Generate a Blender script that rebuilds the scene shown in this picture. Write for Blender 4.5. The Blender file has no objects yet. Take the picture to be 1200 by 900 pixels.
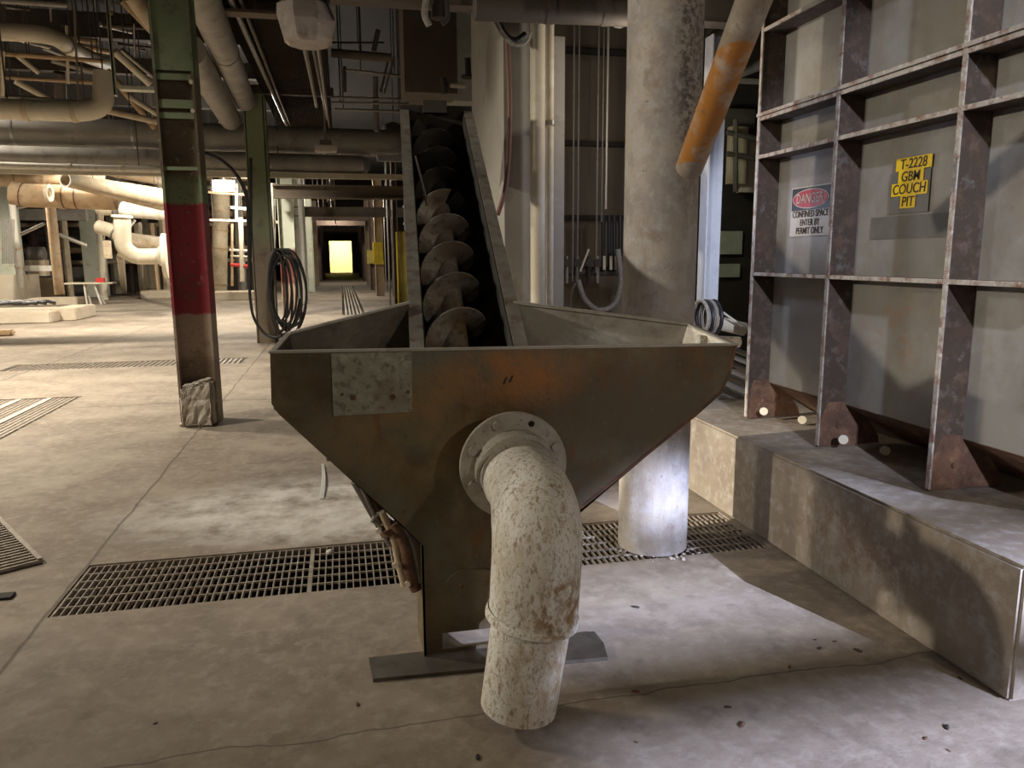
import bpy, bmesh, math, random
from mathutils import Vector, Matrix, Quaternion
rnd = random.Random(7)
SC = bpy.context.scene
COL = SC.collection
# ------------------------------------------------------------------ camera, world, lights
F_PX = 890.0
PITCH = math.atan(150/F_PX); YAW = math.atan(200/902.6); ROLL = math.radians(0.35)
Fv = Vector((math.sin(YAW)*math.cos(PITCH), math.cos(YAW)*math.cos(PITCH), -math.sin(PITCH)))
R0 = Vector((math.cos(YAW), -math.sin(YAW), 0)); U0 = R0.cross(Fv)
Rv = R0*math.cos(ROLL)-U0*math.sin(ROLL); Uv = U0*math.cos(ROLL)+R0*math.sin(ROLL)
EYE = Vector((0, 0, 1.5))
cam = bpy.data.objects.new('camera', bpy.data.cameras.new('camera')); COL.objects.link(cam)
cam.data.sensor_width = 36; cam.data.lens = 36*F_PX/1200; cam.data.clip_end = 200
M3 = Matrix((Rv, Uv, -Fv)).transposed().to_4x4(); M3.translation = EYE
cam.matrix_world = M3
SC.camera = cam
SC.view_settings.view_transform = 'Standard'; SC.view_settings.look = 'None'
SC.view_settings.gamma = 1; SC.view_settings.use_curve_mapping = False
SC.view_settings.exposure = 0.12
w = bpy.data.worlds.new('world'); SC.world = w; w.use_nodes = True
w.node_tree.nodes['Background'].inputs[0].default_value = (0.9, 0.8, 0.68, 1)
w.node_tree.nodes['Background'].inputs[1].default_value = 0.055

def ray(px, py): return Fv*F_PX + Rv*(px-600) + Uv*(450-py)
def at(px, py, Y): d = ray(px, py); return EYE + d*(Y/d.y)
def fl(px, py, z=0): d = ray(px, py); return EYE + d*((z-EYE.z)/d.z)

def light(kind, loc, power, color, size=0.2, aim=None, **k):
    ld = bpy.data.lights.new(kind.lower()+'_light', kind); ld.energy = power; ld.color = color
    o = bpy.data.objects.new(kind.lower()+'_light', ld); COL.objects.link(o); o.location = loc
    if kind == 'AREA':
        ld.shape = 'RECTANGLE'; ld.size = size[0]; ld.size_y = size[1]
    else: ld.shadow_soft_size = size
    if kind == 'SPOT':
        ld.spot_size = math.radians(k.get('cone', 40)); ld.spot_blend = k.get('blend', .3)
    if aim is not None:
        o.rotation_euler = (Vector(aim)-Vector(loc)).to_track_quat('-Z', 'Y').to_euler()
    return o
WARM = (1, .86, .68); BLUE = (.62, .70, 1.0); CREAM = (1, .90, .74)
light('SPOT', (0.0, -5.2, 4.3), 2700, (.76, .82, 1), .10, (2.84, 3.0, 1.6), cone=16, blend=.3)         # daylight, window behind the camera, onto the tank
light('SPOT', (5.2, -7.0, 4.4), 19000, BLUE, .014, (1.90, 1.72, 0), cone=13.5, blend=.5)       # daylight through the side window, banded by added slats
light('SPOT', (-8.0, 2.6, 3.4), 1500, CREAM, .14, (1.3, 3.8, 1.2), cone=30, blend=.7)       # lamps of the left hall
light('SPOT', (-8.0, 2.6, 3.4), 5500, CREAM, .03, (2.14, 4.12, .25), cone=6, blend=.4)
light('POINT', (2.6, -.9, 2.5), 84, WARM, .08)                                              # lamp beside the tank
light('POINT', (-1.6, -1.6, 3.0), 40, WARM, .5)                                             # unseen warm fill added for the hopper front and near floor
light('SPOT', (-4.7, 9.2, 3.1), 1100, CREAM, .25, (-4.3, 9.0, 0), cone=150, blend=.9)       # downward hall lamps
light('SPOT', (-9, 15.0, 6.2), 4600, CREAM, .25, (-8, 15.2, 0), cone=120, blend=.8)
light('SPOT', (-0.6, 10.5, 4.1), 420, CREAM, .25, (-.6, 11.5, 0), cone=120, blend=.8)
light('SPOT', (-3.0, 18.6, 4.9), 1500, CREAM, .25, (-3, 19.5, 0), cone=125, blend=.8)
light('SPOT', (-4.9, 5.4, 3.9), 800, CREAM, .3, (-3.2, 5.6, 0), cone=130, blend=.9)  # extra unseen spot added to lift the floor at mid-left
light('POINT', (1.86, 4.62, 2.55), 9, WARM, .05)  # added warm point hidden by the round column, brightens the brown wall
light('POINT', (2.02, 4.5, 1.75), 7, BLUE, .05)  # added blue point hidden by the round column, brightens the white post
# ------------------------------------------------------------------ materials
def mat(name, base, spots=(), rough=.75, metal=0, bump=.15, bscale=40, emit=0, bands=None, streak=None):
    """base colour, then (colour, scale, lo, hi) noise patches laid over it; bands = [(axis, lo, hi, soft, colour)]"""
    m = bpy.data.materials.new(name); m.use_nodes = True
    nt = m.node_tree; n = nt.nodes; L = nt.links
    b = n['Principled BSDF']; b.inputs['Roughness'].default_value = rough; b.inputs['Metallic'].default_value = metal
    tc = n.new('ShaderNodeNewGeometry').outputs['Position']
    def rgb(c):
        r = n.new('ShaderNodeRGB'); r.outputs[0].default_value = (*c, 1); return r.outputs[0]
    cur = rgb(base)
    def mixin(fac, c):
        nonlocal cur
        mx = n.new('ShaderNodeMix'); mx.data_type = 'RGBA'
        L.new(fac, mx.inputs[0]); L.new(cur, mx.inputs[6]); L.new(rgb(c), mx.inputs[7]); cur = mx.outputs[2]
    def noise(sc, det=6, stretch=None):
        t = n.new('ShaderNodeTexNoise'); t.inputs['Scale'].default_value = sc; t.inputs['Detail'].default_value = det
        t.inputs['Roughness'].default_value = .65
        v = tc
        if stretch:
            mp = n.new('ShaderNodeMapping'); mp.inputs['Scale'].default_value = stretch; L.new(tc, mp.inputs[0]); v = mp.outputs[0]
        L.new(v, t.inputs['Vector']); return t.outputs[0]
    def ramp(v, lo, hi):
        r = n.new('ShaderNodeMapRange'); r.inputs[1].default_value = lo; r.inputs[2].default_value = hi
        L.new(v, r.inputs[0]); return r.outputs[0]
    def mul(a, b_):
        q = n.new('ShaderNodeMath'); q.operation = 'MULTIPLY'; L.new(a, q.inputs[0])
        if isinstance(b_, float): q.inputs[1].default_value = b_
        else: L.new(b_, q.inputs[1])
        return q.outputs[0]
    def sep():
        s = n.new('ShaderNodeSeparateXYZ'); L.new(tc, s.inputs[0]); return s
    if bands:
        s = sep(); nz = noise(9)
        for (ax, lo, hi, soft, c) in bands:
            ad = n.new('ShaderNodeMath'); ad.operation = 'MULTIPLY_ADD'; L.new(nz, ad.inputs[0]); ad.inputs[1].default_value = soft*3
            L.new(s.outputs['XYZ'.index(ax)], ad.inputs[2])
            a = ramp(ad.outputs[0], lo+soft, lo+soft*2+.001); bb = ramp(ad.outputs[0], hi+soft*2+.001, hi+soft)
            mixin(mul(a, bb), c)
    for sp in spots:
        c, sc, lo, hi = sp[:4]
        f = ramp(noise(sc, stretch=sp[4] if len(sp) > 4 else None), lo-.02, hi+.07)
        if len(sp) > 5:                                   # a blob: centre, radii
            (cx, cy, cz), (rx, ry, rz) = sp[5]
            mp = n.new('ShaderNodeMapping'); mp.vector_type = 'POINT'
            mp.inputs['Location'].default_value = (-cx/rx, -cy/ry, -cz/rz); mp.inputs['Scale'].default_value = (1/rx, 1/ry, 1/rz)
            L.new(tc, mp.inputs[0])
            ln = n.new('ShaderNodeVectorMath'); ln.operation = 'LENGTH'; L.new(mp.outputs[0], ln.inputs[0])
            f = mul(f, ramp(ln.outputs['Value'], 1.15, .55))
        mixin(f, c)
    L.new(cur, b.inputs['Base Color'])
    if bump:
        bp = n.new('ShaderNodeBump'); bp.inputs['Strength'].default_value = bump; bp.inputs['Distance'].default_value = .01
        L.new(noise(bscale, 8), bp.inputs['Height']); L.new(bp.outputs[0], b.inputs['Normal'])
    if emit:
        b.inputs['Emission Color'].default_value = (*base, 1); b.inputs['Emission Strength'].default_value = emit
    m['nt'] = 1
    return m
VS = (1, 1, .12)
M = {}
def floor_mat():
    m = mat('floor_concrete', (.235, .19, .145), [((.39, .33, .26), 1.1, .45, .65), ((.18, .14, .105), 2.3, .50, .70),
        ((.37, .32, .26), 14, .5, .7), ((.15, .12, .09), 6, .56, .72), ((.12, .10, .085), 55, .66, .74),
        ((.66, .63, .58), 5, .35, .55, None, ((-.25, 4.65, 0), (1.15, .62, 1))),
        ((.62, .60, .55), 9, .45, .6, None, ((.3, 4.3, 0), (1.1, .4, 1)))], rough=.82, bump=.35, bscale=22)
    nt = m.node_tree; n = nt.nodes; L = nt.links; b = n['Principled BSDF']
    cur = b.inputs['Base Color'].links[0].from_socket
    s = n.new('ShaderNodeSeparateXYZ'); g = n.new('ShaderNodeNewGeometry'); L.new(g.outputs['Position'], s.inputs[0])
    nz = n.new('ShaderNodeTexNoise'); nz.inputs['Scale'].default_value = 3; nz.inputs['Detail'].default_value = 9; L.new(g.outputs['Position'], nz.inputs[0])
    def joint(ax, val, wid, amp):
        nonlocal cur
        a = n.new('ShaderNodeMath'); a.operation = 'MULTIPLY_ADD'; L.new(nz.outputs[0], a.inputs[0]); a.inputs[1].default_value = amp; a.inputs[2].default_value = -val-amp*.5
        c = n.new('ShaderNodeMath'); c.operation = 'ADD'; L.new(a.outputs[0], c.inputs[0]); L.new(s.outputs[ax], c.inputs[1])
        d = n.new('ShaderNodeMath'); d.operation = 'ABSOLUTE'; L.new(c.outputs[0], d.inputs[0])
        r = n.new('ShaderNodeMapRange'); r.inputs[1].default_value = wid; r.inputs[2].default_value = wid*.3; r.inputs[4].default_value = .75; L.new(d.outputs[0], r.inputs[0])
        mx = n.new('ShaderNodeMix'); mx.data_type = 'RGBA'; L.new(r.outputs[0], mx.inputs[0]); L.new(cur, mx.inputs[6]); mx.inputs[7].default_value = (.09, .07, .055, 1); cur = mx.outputs[2]
    joint(0, -1.29, .012, .05); joint(1, 2.27, .006, .12); joint(1, 8.4, .02, .3); joint(0, -4.2, .02, .1)
    L.new(cur, b.inputs['Base Color'])
    return m
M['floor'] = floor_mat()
M['curb'] = mat('plinth_concrete', (.24, .195, .15), [((.33, .285, .225), 2.5, .45, .65), ((.20, .16, .125), 4, .5, .7), ((.17, .10, .06), 7, .45, .6, None, ((2.14, 2.85, .25), (1, .5, .16))),
     ((.40, .37, .33), 18, .5, .7)], bump=.5, bscale=18)
M['column_white'] = mat('chipped_white_paint', (.42, .375, .33), [((.46, .41, .34), 2, .5, .6), ((.27, .25, .25), 5, .46, .62), ((.44, .43, .43), 18, .52, .6), ((.12, .10, .085), 40, .46, .52, None, ((1.62, 3.4, 2.45), (.11, .3, .75))), ((.13, .10, .08), 48, .64, .68), ((.24, .20, .17), 5, .5, .65, (1, 1, .25)), ((.24, .16, .10), 8, .60, .72)], rough=.65, bump=.4, bscale=30)
M['pvc'] = mat('flaking_white_coating', (.78, .76, .68), [((.62, .55, .42), 6, .50, .62, (1, 1, .5)), ((.84, .84, .78), 9, .50, .60, (1, 1, .35)), ((.36, .26, .16), 60, .55, .59, (1, 1, .45)), ((.30, .18, .08), 30, .44, .52, (1, 1, .8), ((.62, 2.05, .44), (.13, .3, .14))), ((.45, .33, .18), 14, .44, .54, (1, 1, .8), ((.58, 2.05, .22), (.16, .3, .14))),
     ((.33, .22, .13), 120, .56, .61, (1, 1, .6)), ((.42, .31, .19), 20, .60, .67, (1, 1, .4))], rough=.6, bump=.5, bscale=70)
M['flange'] = mat('pale_grey_steel', (.44, .41, .36), [((.30, .26, .21), 12, .5, .65), ((.16, .12, .09), 45, .6, .66)], rough=.5, metal=.25, bump=.2)
M['hopper'] = mat('stained_steel', (.13, .094, .048), [((.21, .165, .095), 3, .42, .58), ((.095, .068, .038), 5, .48, .60), ((.15, .155, .12), 1.7, .50, .62),
     ((.36, .16, .05), 8, .34, .50, (1, 1, .8), ((.58, 2.6, 1.08), (.30, .3, .12))), ((.27, .18, .08), 6, .40, .56, None, ((.25, 2.6, .92), (.35, .3, .22))), ((.13, .10, .06), 4, .36, .5, None, ((1.0, 2.6, .85), (.4, .3, .3))),
     ((.19, .085, .03), 11, .56, .66, (1, 1, .4)), ((.26, .21, .14), 40, .66, .70), ((.035, .024, .016), 30, .66, .70), ((.06, .04, .025), 3, .34, .5, (1, 1, .5), ((.55, 2.6, 1.19), (.45, .3, .016)))], rough=.45, metal=.3, bump=.3, bscale=30)
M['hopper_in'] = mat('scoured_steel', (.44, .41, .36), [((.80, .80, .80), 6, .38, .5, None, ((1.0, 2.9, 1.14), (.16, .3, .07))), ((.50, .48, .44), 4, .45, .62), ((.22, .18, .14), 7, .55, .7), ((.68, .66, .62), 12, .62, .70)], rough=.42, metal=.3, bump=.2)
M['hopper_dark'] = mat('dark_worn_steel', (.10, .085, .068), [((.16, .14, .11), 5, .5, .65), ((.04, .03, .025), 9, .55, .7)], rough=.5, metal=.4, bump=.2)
M['patch'] = mat('galvanised_patch', (.30, .29, .23), [((.42, .42, .34), 20, .5, .6), ((.13, .11, .08), 34, .52, .6), ((.20, .16, .10), 6, .55, .7)], rough=.55, metal=.3, bump=.3)
M['trough'] = mat('grey_mottled_steel', (.27, .25, .225), [((.38, .36, .33), 7, .5, .62), ((.18, .125, .09), 18, .53, .62), ((.12, .10, .085), 5, .58, .7)], rough=.5, metal=.35, bump=.25)
M['trough_in'] = mat('shade_black_steel', (.022, .019, .016), [((.045, .038, .03), 8, .5, .7)], rough=.7, metal=.1, bump=.3)  # near-black stands in for the shade inside the trough
M['screw'] = mat('worn_screw_steel', (.25, .21, .165), [((.38, .37, .35), 9, .48, .6), ((.30, .19, .09), 7, .52, .66), ((.10, .08, .06), 26, .55, .63)], rough=.42, metal=.4, bump=.25)
M['tank'] = mat('grey_tank_sheet', (.25, .235, .21), [((.33, .32, .30), 3, .45, .62), ((.17, .14, .11), 2.2, .5, .68), ((.28, .24, .18), 9, .55, .7), ((.33, .18, .10), 13, .56, .64, None, ((2.58, 3.15, 1.15), (.2, .28, .2))), ((.10, .08, .07), 50, .68, .72)], rough=.5, metal=.15, bump=.12)
M['rib'] = mat('rib_rusting_grey_paint', (.055, .038, .026), [((.17, .16, .16), 18, .56, .66), ((.10, .055, .035), 9, .50, .62), ((.10, .06, .04), 30, .58, .66)], rough=.7, metal=.1, bump=.4)
M['ribedge'] = mat('rib_edge_flaking', (.40, .36, .31), [((.22, .12, .08), 16, .48, .56), ((.58, .54, .48), 30, .55, .62)], rough=.75, bump=.5)
M['rust'] = mat('heavy_rust', (.13, .065, .04), [((.22, .12, .07), 14, .48, .6), ((.06, .035, .025), 9, .5, .65)], rough=.9, bump=.6)
M['green'] = mat('green_column_paint', (.19, .235, .135), [((.25, .29, .19), 3, .5, .65), ((.10, .075, .05), 6, .56, .66)], rough=.6, bump=.15)
M['green_red'] = mat('banded_column_paint', (.20, .245, .14), [((.12, .085, .05), 5, .58, .66), ((.05, .035, .03), 22, .60, .66), ((.42, .37, .32), 16, .63, .68)],
     bands=[('Z', -.5, 1.08, .16, (.36, .28, .22)), ('Z', 1.0, 1.97, .02, (.27, .03, .045)), ('Z', 2.2, 3.05, .05, (.14, .105, .065)), ('Z', -.5, .62, .10, (.20, .14, .10))], rough=.6, bump=.2)
M['green_low'] = mat('faded_column_paint', (.19, .22, .13), [((.10, .075, .055), 4, .58, .68), ((.24, .27, .17), 3, .6, .7)], bands=[('Z', -.5, 1.75, .25, (.21, .165, .12))], rough=.6)
M['pale_green'] = mat('pale_green_column_paint', (.50, .54, .44), [((.62, .60, .50), 2, .45, .6), ((.40, .24, .14), 3, .6, .7)], rough=.6)
M['pale_red'] = mat('pale_column_red_base', (.52, .55, .46), [((.40, .30, .22), 4, .58, .7)], bands=[('Z', -.5, .9, .2, (.42, .32, .24)), ('Z', .8, 1.7, .1, (.20, .06, .05))], rough=.6)
M['brown_col'] = mat('brown_painted_steel', (.10, .065, .05), [((.16, .12, .09), 4, .5, .7)], rough=.7)
M['tan_col'] = mat('tan_painted_steel', (.45, .35, .22), [((.55, .46, .32), 3, .5, .65), ((.30, .2, .12), 5, .6, .7)], rough=.7)
M['yellow'] = mat('yellow_enamel', (.70, .53, .03), [((.55, .38, .03), 5, .55, .7)], rough=.5, bump=.05)
M['yellow_dull'] = mat('dull_yellow_enamel', (.34, .27, .05), [((.42, .34, .06), 3, .5, .6), ((.22, .16, .04), 5, .55, .7)], rough=.6)
M['tan'] = mat('tan_pipe_lagging', (.50, .40, .27), [((.62, .53, .40), 3, .45, .6), ((.34, .22, .12), 4, .55, .7), ((.22, .15, .09), 20, .62, .7)], rough=.7)
M['rusty_tan'] = mat('rust_streaked_lagging', (.44, .31, .18), [((.56, .46, .33), 3, .5, .62), ((.26, .14, .07), 6, .5, .66)], rough=.75)
M['cream'] = mat('cream_pipe_paint', (.60, .54, .42), [((.48, .40, .29), 4, .55, .7), ((.70, .66, .56), 6, .55, .65)], rough=.6)
M['white'] = mat('white_pipe_paint', (.66, .63, .56), [((.45, .38, .29), 8, .58, .68)], rough=.55)
M['grey'] = mat('grey_pipe_lagging', (.30, .28, .25), [((.40, .38, .34), 3, .5, .65), ((.19, .16, .13), 4, .55, .7)], rough=.6, bump=.1)
M['silver'] = mat('silver_pipe_jacket', (.42, .42, .43), [((.52, .52, .54), 3, .5, .65)], rough=.35, metal=.5, bump=.08)
M['darkpipe'] = mat('dark_grimy_pipe', (.085, .07, .055), [((.13, .11, .09), 4, .5, .65)], rough=.7)
M['steel'] = mat('dull_conduit', (.28, .26, .235), [((.16, .13, .1), 12, .55, .65)], rough=.4, metal=.5, bump=.05)
M['bright_steel'] = mat('bright_rod', (.62, .58, .50), rough=.3, metal=.5, bump=0)
M['dark'] = mat('grimy_black_brown', (.035, .028, .022), [((.06, .05, .04), 3, .5, .7)], rough=.85)
M['ceil'] = mat('sooty_ceiling', (.012, .010, .009), [((.022, .018, .015), 1, .5, .7)], rough=.95, bump=0)
M['beam'] = mat('dusty_beam', (.12, .095, .07), [((.17, .14, .11), 3, .5, .65), ((.09, .07, .055), 6, .55, .7)], rough=.85)
M['deck'] = mat('corrugated_deck', (.12, .09, .07), [((.17, .13, .10), 2, .5, .65)], rough=1, bump=0)
M['pier'] = mat('pier_concrete', (.30, .28, .25), [((.37, .35, .31), 2, .45, .6), ((.20, .17, .14), 4, .58, .7)], rough=.85)
M['wallb'] = mat('brown_process_wall', (.16, .125, .08), [((.21, .17, .11), 1.5, .5, .65, VS), ((.08, .06, .04), 4, .5, .7, VS)], rough=.7)
M['farwall'] = mat('far_wall_blockwork', (.12, .095, .075), [((.20, .17, .13), .6, .5, .65)], rough=.9, bump=0)
M['rubber'] = mat('black_hose_rubber', (.018, .018, .02), rough=.45, bump=0)
M['brownhose'] = mat('red_brown_hose', (.17, .085, .06), rough=.6, bump=0)
M['greyhose'] = mat('grey_braided_hose', (.22, .20, .175), [((.34, .32, .28), 60, .5, .6)], rough=.5)
M['grate'] = mat('grate_bar_steel', (.30, .255, .205), [((.40, .36, .30), 14, .5, .62), ((.17, .12, .085), 22, .5, .62)], rough=.6, metal=.2, bump=.1)
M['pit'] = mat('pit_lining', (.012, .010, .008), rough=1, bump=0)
M['orange'] = mat('yellow_orange_banded_pipe', (.34, .28, .22), [((.50, .46, .40), 9, .5, .65), ((.20, .12, .07), 35, .60, .66)], rough=.5, bands=[('Z', 1.85, 2.155, .004, (.46, .185, .025))])
M['blue_white'] = mat('white_post_paint', (.62, .64, .68), [((.48, .50, .54), 8, .5, .7), ((.30, .24, .2), 45, .63, .68)], rough=.6)
M['rubble'] = mat('broken_concrete', (.48, .43, .36), [((.34, .28, .22), 9, .48, .62), ((.62, .59, .53), 20, .5, .62)], rough=.95, bump=.9, bscale=25)
M['lampshell'] = mat('dusty_lamp_housing', (.46, .40, .35), [((.58, .53, .47), 8, .5, .65), ((.25, .19, .15), 9, .55, .66)], rough=.6)
M['glow'] = mat('lamp_glow', (1, .97, .92), emit=28, bump=0)
M['signwhite'] = mat('sign_white', (.47, .44, .38), [((.38, .34, .28), 12, .55, .65)], rough=.5, bump=0)
M['signblack'] = mat('sign_black', (.02, .017, .017), rough=.5, bump=0)
M['signred'] = mat('sign_red', (.42, .025, .03), rough=.5, bump=0)
M['label'] = mat('label_yellow', (.80, .56, .02), rough=.5, bump=0)
M['ink'] = mat('label_ink', (.035, .02, .015), rough=.6, bump=0)
M['tape'] = mat('grey_backing', (.14, .135, .12), [((.17, .165, .15), 9, .5, .6)], rough=.5, bump=0)
M['red'] = mat('red_rag', (.55, .05, .04), rough=.8, bump=0)
M['paper'] = mat('white_strip', (.85, .86, .85), rough=.6, bump=0)
M['endyellow'] = mat('sunlit_yellow_wall', (.85, .68, .22), rough=.8, bump=0)
M['pane'] = mat('dusty_window_pane', (.42, .45, .34), [((.55, .56, .44), 5, .5, .6)], rough=.4, bump=0)
M['block'] = mat('pale_machine_pad', (.60, .52, .40), [((.46, .36, .25), 2, .5, .65), ((.68, .62, .52), 4, .5, .65)], rough=.85)
# ------------------------------------------------------------------ helpers
def new_obj(name, bm, m, parent=None, smooth=False):
    bmesh.ops.recalc_face_normals(bm, faces=bm.faces)
    me = bpy.data.meshes.new(name); bm.to_mesh(me); bm.free()
    o = bpy.data.objects.new(name, me); COL.objects.link(o)
    if m is not None: me.materials.append(M[m] if isinstance(m, str) else m)
    if smooth:
        for p in me.polygons: p.use_smooth = True
        try: me.set_sharp_from_angle(angle=math.radians(40))
        except Exception: pass
    if parent is not None:
        o.parent = parent
        if 'base' in parent: o.matrix_parent_inverse = Matrix.Translation(-Vector(parent['base']))
    return o
def tag(o, label, cat, group=None):
    o['label'] = label; o['category'] = cat
    if group: o['group'] = group
    return o
def thing(name, label, cat, loc, group=None):
    o = bpy.data.objects.new(name, None); COL.objects.link(o); o.location = loc; o['base'] = tuple(loc)
    o.empty_display_size = .1
    return tag(o, label, cat, group)
def struct(o): o['kind'] = 'structure'; return o
def box(bm, a, b, bev=0):
    x0, x1 = sorted((a[0], b[0])); y0, y1 = sorted((a[1], b[1])); z0, z1 = sorted((a[2], b[2]))
    v = [bm.verts.new(p) for p in ((x0,y0,z0),(x1,y0,z0),(x1,y1,z0),(x0,y1,z0),(x0,y0,z1),(x1,y0,z1),(x1,y1,z1),(x0,y1,z1))]
    fs = [bm.faces.new([v[i] for i in q]) for q in ((0,3,2,1),(4,5,6,7),(0,1,5,4),(1,2,6,5),(2,3,7,6),(3,0,4,7))]
    if bev:
        es = set(e for f_ in fs for e in f_.edges); bmesh.ops.bevel(bm, geom=list(es), offset=bev, segments=2, affect='EDGES')
def B(name, a, b, m, parent=None, bev=0):
    bm = bmesh.new(); box(bm, a, b, bev); return new_obj(name, bm, m, parent)
def bar(bm, p, q, wd, hg, up=(0, 0, 1)):
    """rectangular bar from p to q"""
    p = Vector(p); q = Vector(q); d = (q-p).normalized(); up = Vector(up)
    s = d.cross(up)
    if s.length < 1e-4: s = d.cross(Vector((1, 0, 0)))
    s.normalize(); u = s.cross(d)
    s *= wd/2; u *= hg/2
    v = [bm.verts.new(c) for c in (p-s-u, p+s-u, p+s+u, p-s+u, q-s-u, q+s-u, q+s+u, q-s+u)]
    for f_ in ((0,3,2,1),(4,5,6,7),(0,1,5,4),(1,2,6,5),(2,3,7,6),(3,0,4,7)): bm.faces.new([v[i] for i in f_])
def fillet(pts, rad, n=7):
    pts = [Vector(p) for p in pts]; out = [pts[0]]
    for i in range(1, len(pts)-1):
        a, b, c = pts[i-1], pts[i], pts[i+1]
        u = (a-b); v = (c-b); r = min(rad, u.length*.49, v.length*.49)
        p0 = b+u.normalized()*r; p1 = b+v.normalized()*r
        for k in range(n+1):
            t = k/n; out.append(p0*(1-t)**2+b*2*t*(1-t)+p1*t*t)
    out.append(pts[-1]); return out
def sweep(bm, pts, r, seg=14, hollow=0, cap=True):
    pts = [Vector(p) for p in pts]; rs = r if isinstance(r, (list, tuple)) else [r]*len(pts)
    t = (pts[1]-pts[0]).normalized(); a = t.orthogonal().normalized(); rings = []
    for i, p in enumerate(pts):
        tn = (pts[min(i+1, len(pts)-1)]-pts[max(i-1, 0)]).normalized()
        a = (a-tn*a.dot(tn)).normalized(); b = tn.cross(a)
        rings.append([bm.verts.new(p+(a*math.cos(2*math.pi*k/seg)+b*math.sin(2*math.pi*k/seg))*rs[i]) for k in range(seg)])
    for r0, r1 in zip(rings, rings[1:]):
        for k in range(seg): bm.faces.new((r0[k], r0[(k+1) % seg], r1[(k+1) % seg], r1[k]))
    if cap:
        bm.faces.new(rings[0][::-1]); bm.faces.new(rings[-1])
    return rings
def tube(name, pts, r, m, parent=None, bend=None, seg=14):
    bm = bmesh.new(); sweep(bm, fillet(pts, bend) if bend else pts, r, seg); return new_obj(name, bm, m, parent, True)
def disc(bm, c, n_, r, th, seg=28, hole=0):
    c = Vector(c); n_ = Vector(n_).normalized(); a = n_.orthogonal().normalized(); b = n_.cross(a)
    def ring(rr, o): return [bm.verts.new(c+n_*o+(a*math.cos(2*math.pi*k/seg)+b*math.sin(2*math.pi*k/seg))*rr) for k in range(seg)]
    A = ring(r, -th/2); C = ring(r, th/2)
    if hole:
        D = ring(hole, -th/2); E_ = ring(hole, th/2)
    for k in range(seg):
        j = (k+1) % seg; bm.faces.new((A[k], A[j], C[j], C[k]))
        if hole:
            bm.faces.new((A[k], D[k], D[j], A[j])); bm.faces.new((C[k], C[j], E_[j], E_[k])); bm.faces.new((D[k], E_[k], E_[j], D[j]))
    if not hole: bm.faces.new(A[::-1]); bm.faces.new(C)
def Dk(name, c, n_, r, th, m, parent=None, hole=0, seg=28):
    bm = bmesh.new(); disc(bm, c, n_, r, th, seg, hole); return new_obj(name, bm, m, parent, True)
def plate(name, pts, th, m, parent=None, nrm=None):
    """flat polygon with thickness"""
    pts = [Vector(p) for p in pts]; bm = bmesh.new()
    if nrm is None:
        nrm = (pts[1]-pts[0]).cross(pts[2]-pts[0]).normalized()
    nrm = Vector(nrm)*th/2
    a = [bm.verts.new(p-nrm) for p in pts]; b = [bm.verts.new(p+nrm) for p in pts]
    bm.faces.new(a[::-1]); bm.faces.new(b)
    for i in range(len(pts)):
        j = (i+1) % len(pts); bm.faces.new((a[i], a[j], b[j], b[i]))
    bmesh.ops.triangulate(bm, faces=[f_ for f_ in bm.faces if len(f_.verts) > 4])
    return new_obj(name, bm, m, parent)
def text(s, loc, rot, h, m, parent, sx=1.0, th=.0012, shear=0):
    cu = bpy.data.curves.new('lettering', 'FONT'); cu.body = s; cu.size = h; cu.extrude = th; cu.align_x = 'CENTER'; cu.align_y = 'CENTER'
    cu.offset = h*.004; cu.shear = shear
    o = bpy.data.objects.new('tmp', cu); COL.objects.link(o); o.scale = (sx, 1, 1); o.rotation_euler = rot; o.location = loc
    bpy.context.view_layer.update()
    me = bpy.data.meshes.new_from_object(o.evaluated_get(bpy.context.evaluated_depsgraph_get()))
    me.transform(o.matrix_world); bpy.data.objects.remove(o)
    n = bpy.data.objects.new('lettering', me); COL.objects.link(n); me.materials.clear(); me.materials.append(M[m])
    n.parent = parent
    if 'base' in parent: n.matrix_parent_inverse = Matrix.Translation(-Vector(parent['base']))
    return n
def copy_tree(o, dloc, parent=None):
    c = o.copy(); COL.objects.link(c)
    if parent is None: c.location = Vector(o.location)+Vector(dloc)
    else: c.parent = parent
    for ch in o.children: copy_tree(ch, dloc, c)
    return c
def hexbolt(p, n_, r, m, parent, name='bolt'):
    bm = bmesh.new(); disc(bm, p, n_, r, r*.9, 6); return new_obj(name, bm, m, parent)
# ------------------------------------------------------------------ setting
FX0, FX1, FY0, FY1 = -22, 9, -6, 84
holes = [(-1.28, 2.12, 3.37, 3.94), (-4.6, -1.44, 11.45, 12.1), (-3.8, -2.85, 6.2, 9.1), (-.03, .6, 20.5, 41)]
xs = sorted({FX0, FX1, *[v for h in holes for v in h[:2]]}); ys = sorted({FY0, FY1, *[v for h in holes for v in h[2:]]})
bm = bmesh.new(); V = {}
def gv(x, y, z):
    if (x, y, z) not in V: V[(x, y, z)] = bm.verts.new((x, y, z))
    return V[(x, y, z)]
for i in range(len(xs)-1):
    for j in range(len(ys)-1):
        x0, x1, y0, y1 = xs[i], xs[i+1], ys[j], ys[j+1]
        if any(x0 >= h[0] and x1 <= h[1] and y0 >= h[2] and y1 <= h[3] for h in holes): continue
        bm.faces.new([gv(x0, y0, 0), gv(x1, y0, 0), gv(x1, y1, 0), gv(x0, y1, 0)])
for h in holes:
    x0, x1, y0, y1 = h
    for (a, b) in (((x0, y0), (x1, y0)), ((x1, y0), (x1, y1)), ((x1, y1), (x0, y1)), ((x0, y1), (x0, y0))):
        bm.faces.new([bm.verts.new((*a, 0)), bm.verts.new((*b, 0)), bm.verts.new((*b, -.05)), bm.verts.new((*a, -.05))])
struct(new_obj('floor', bm, 'floor'))
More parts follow.
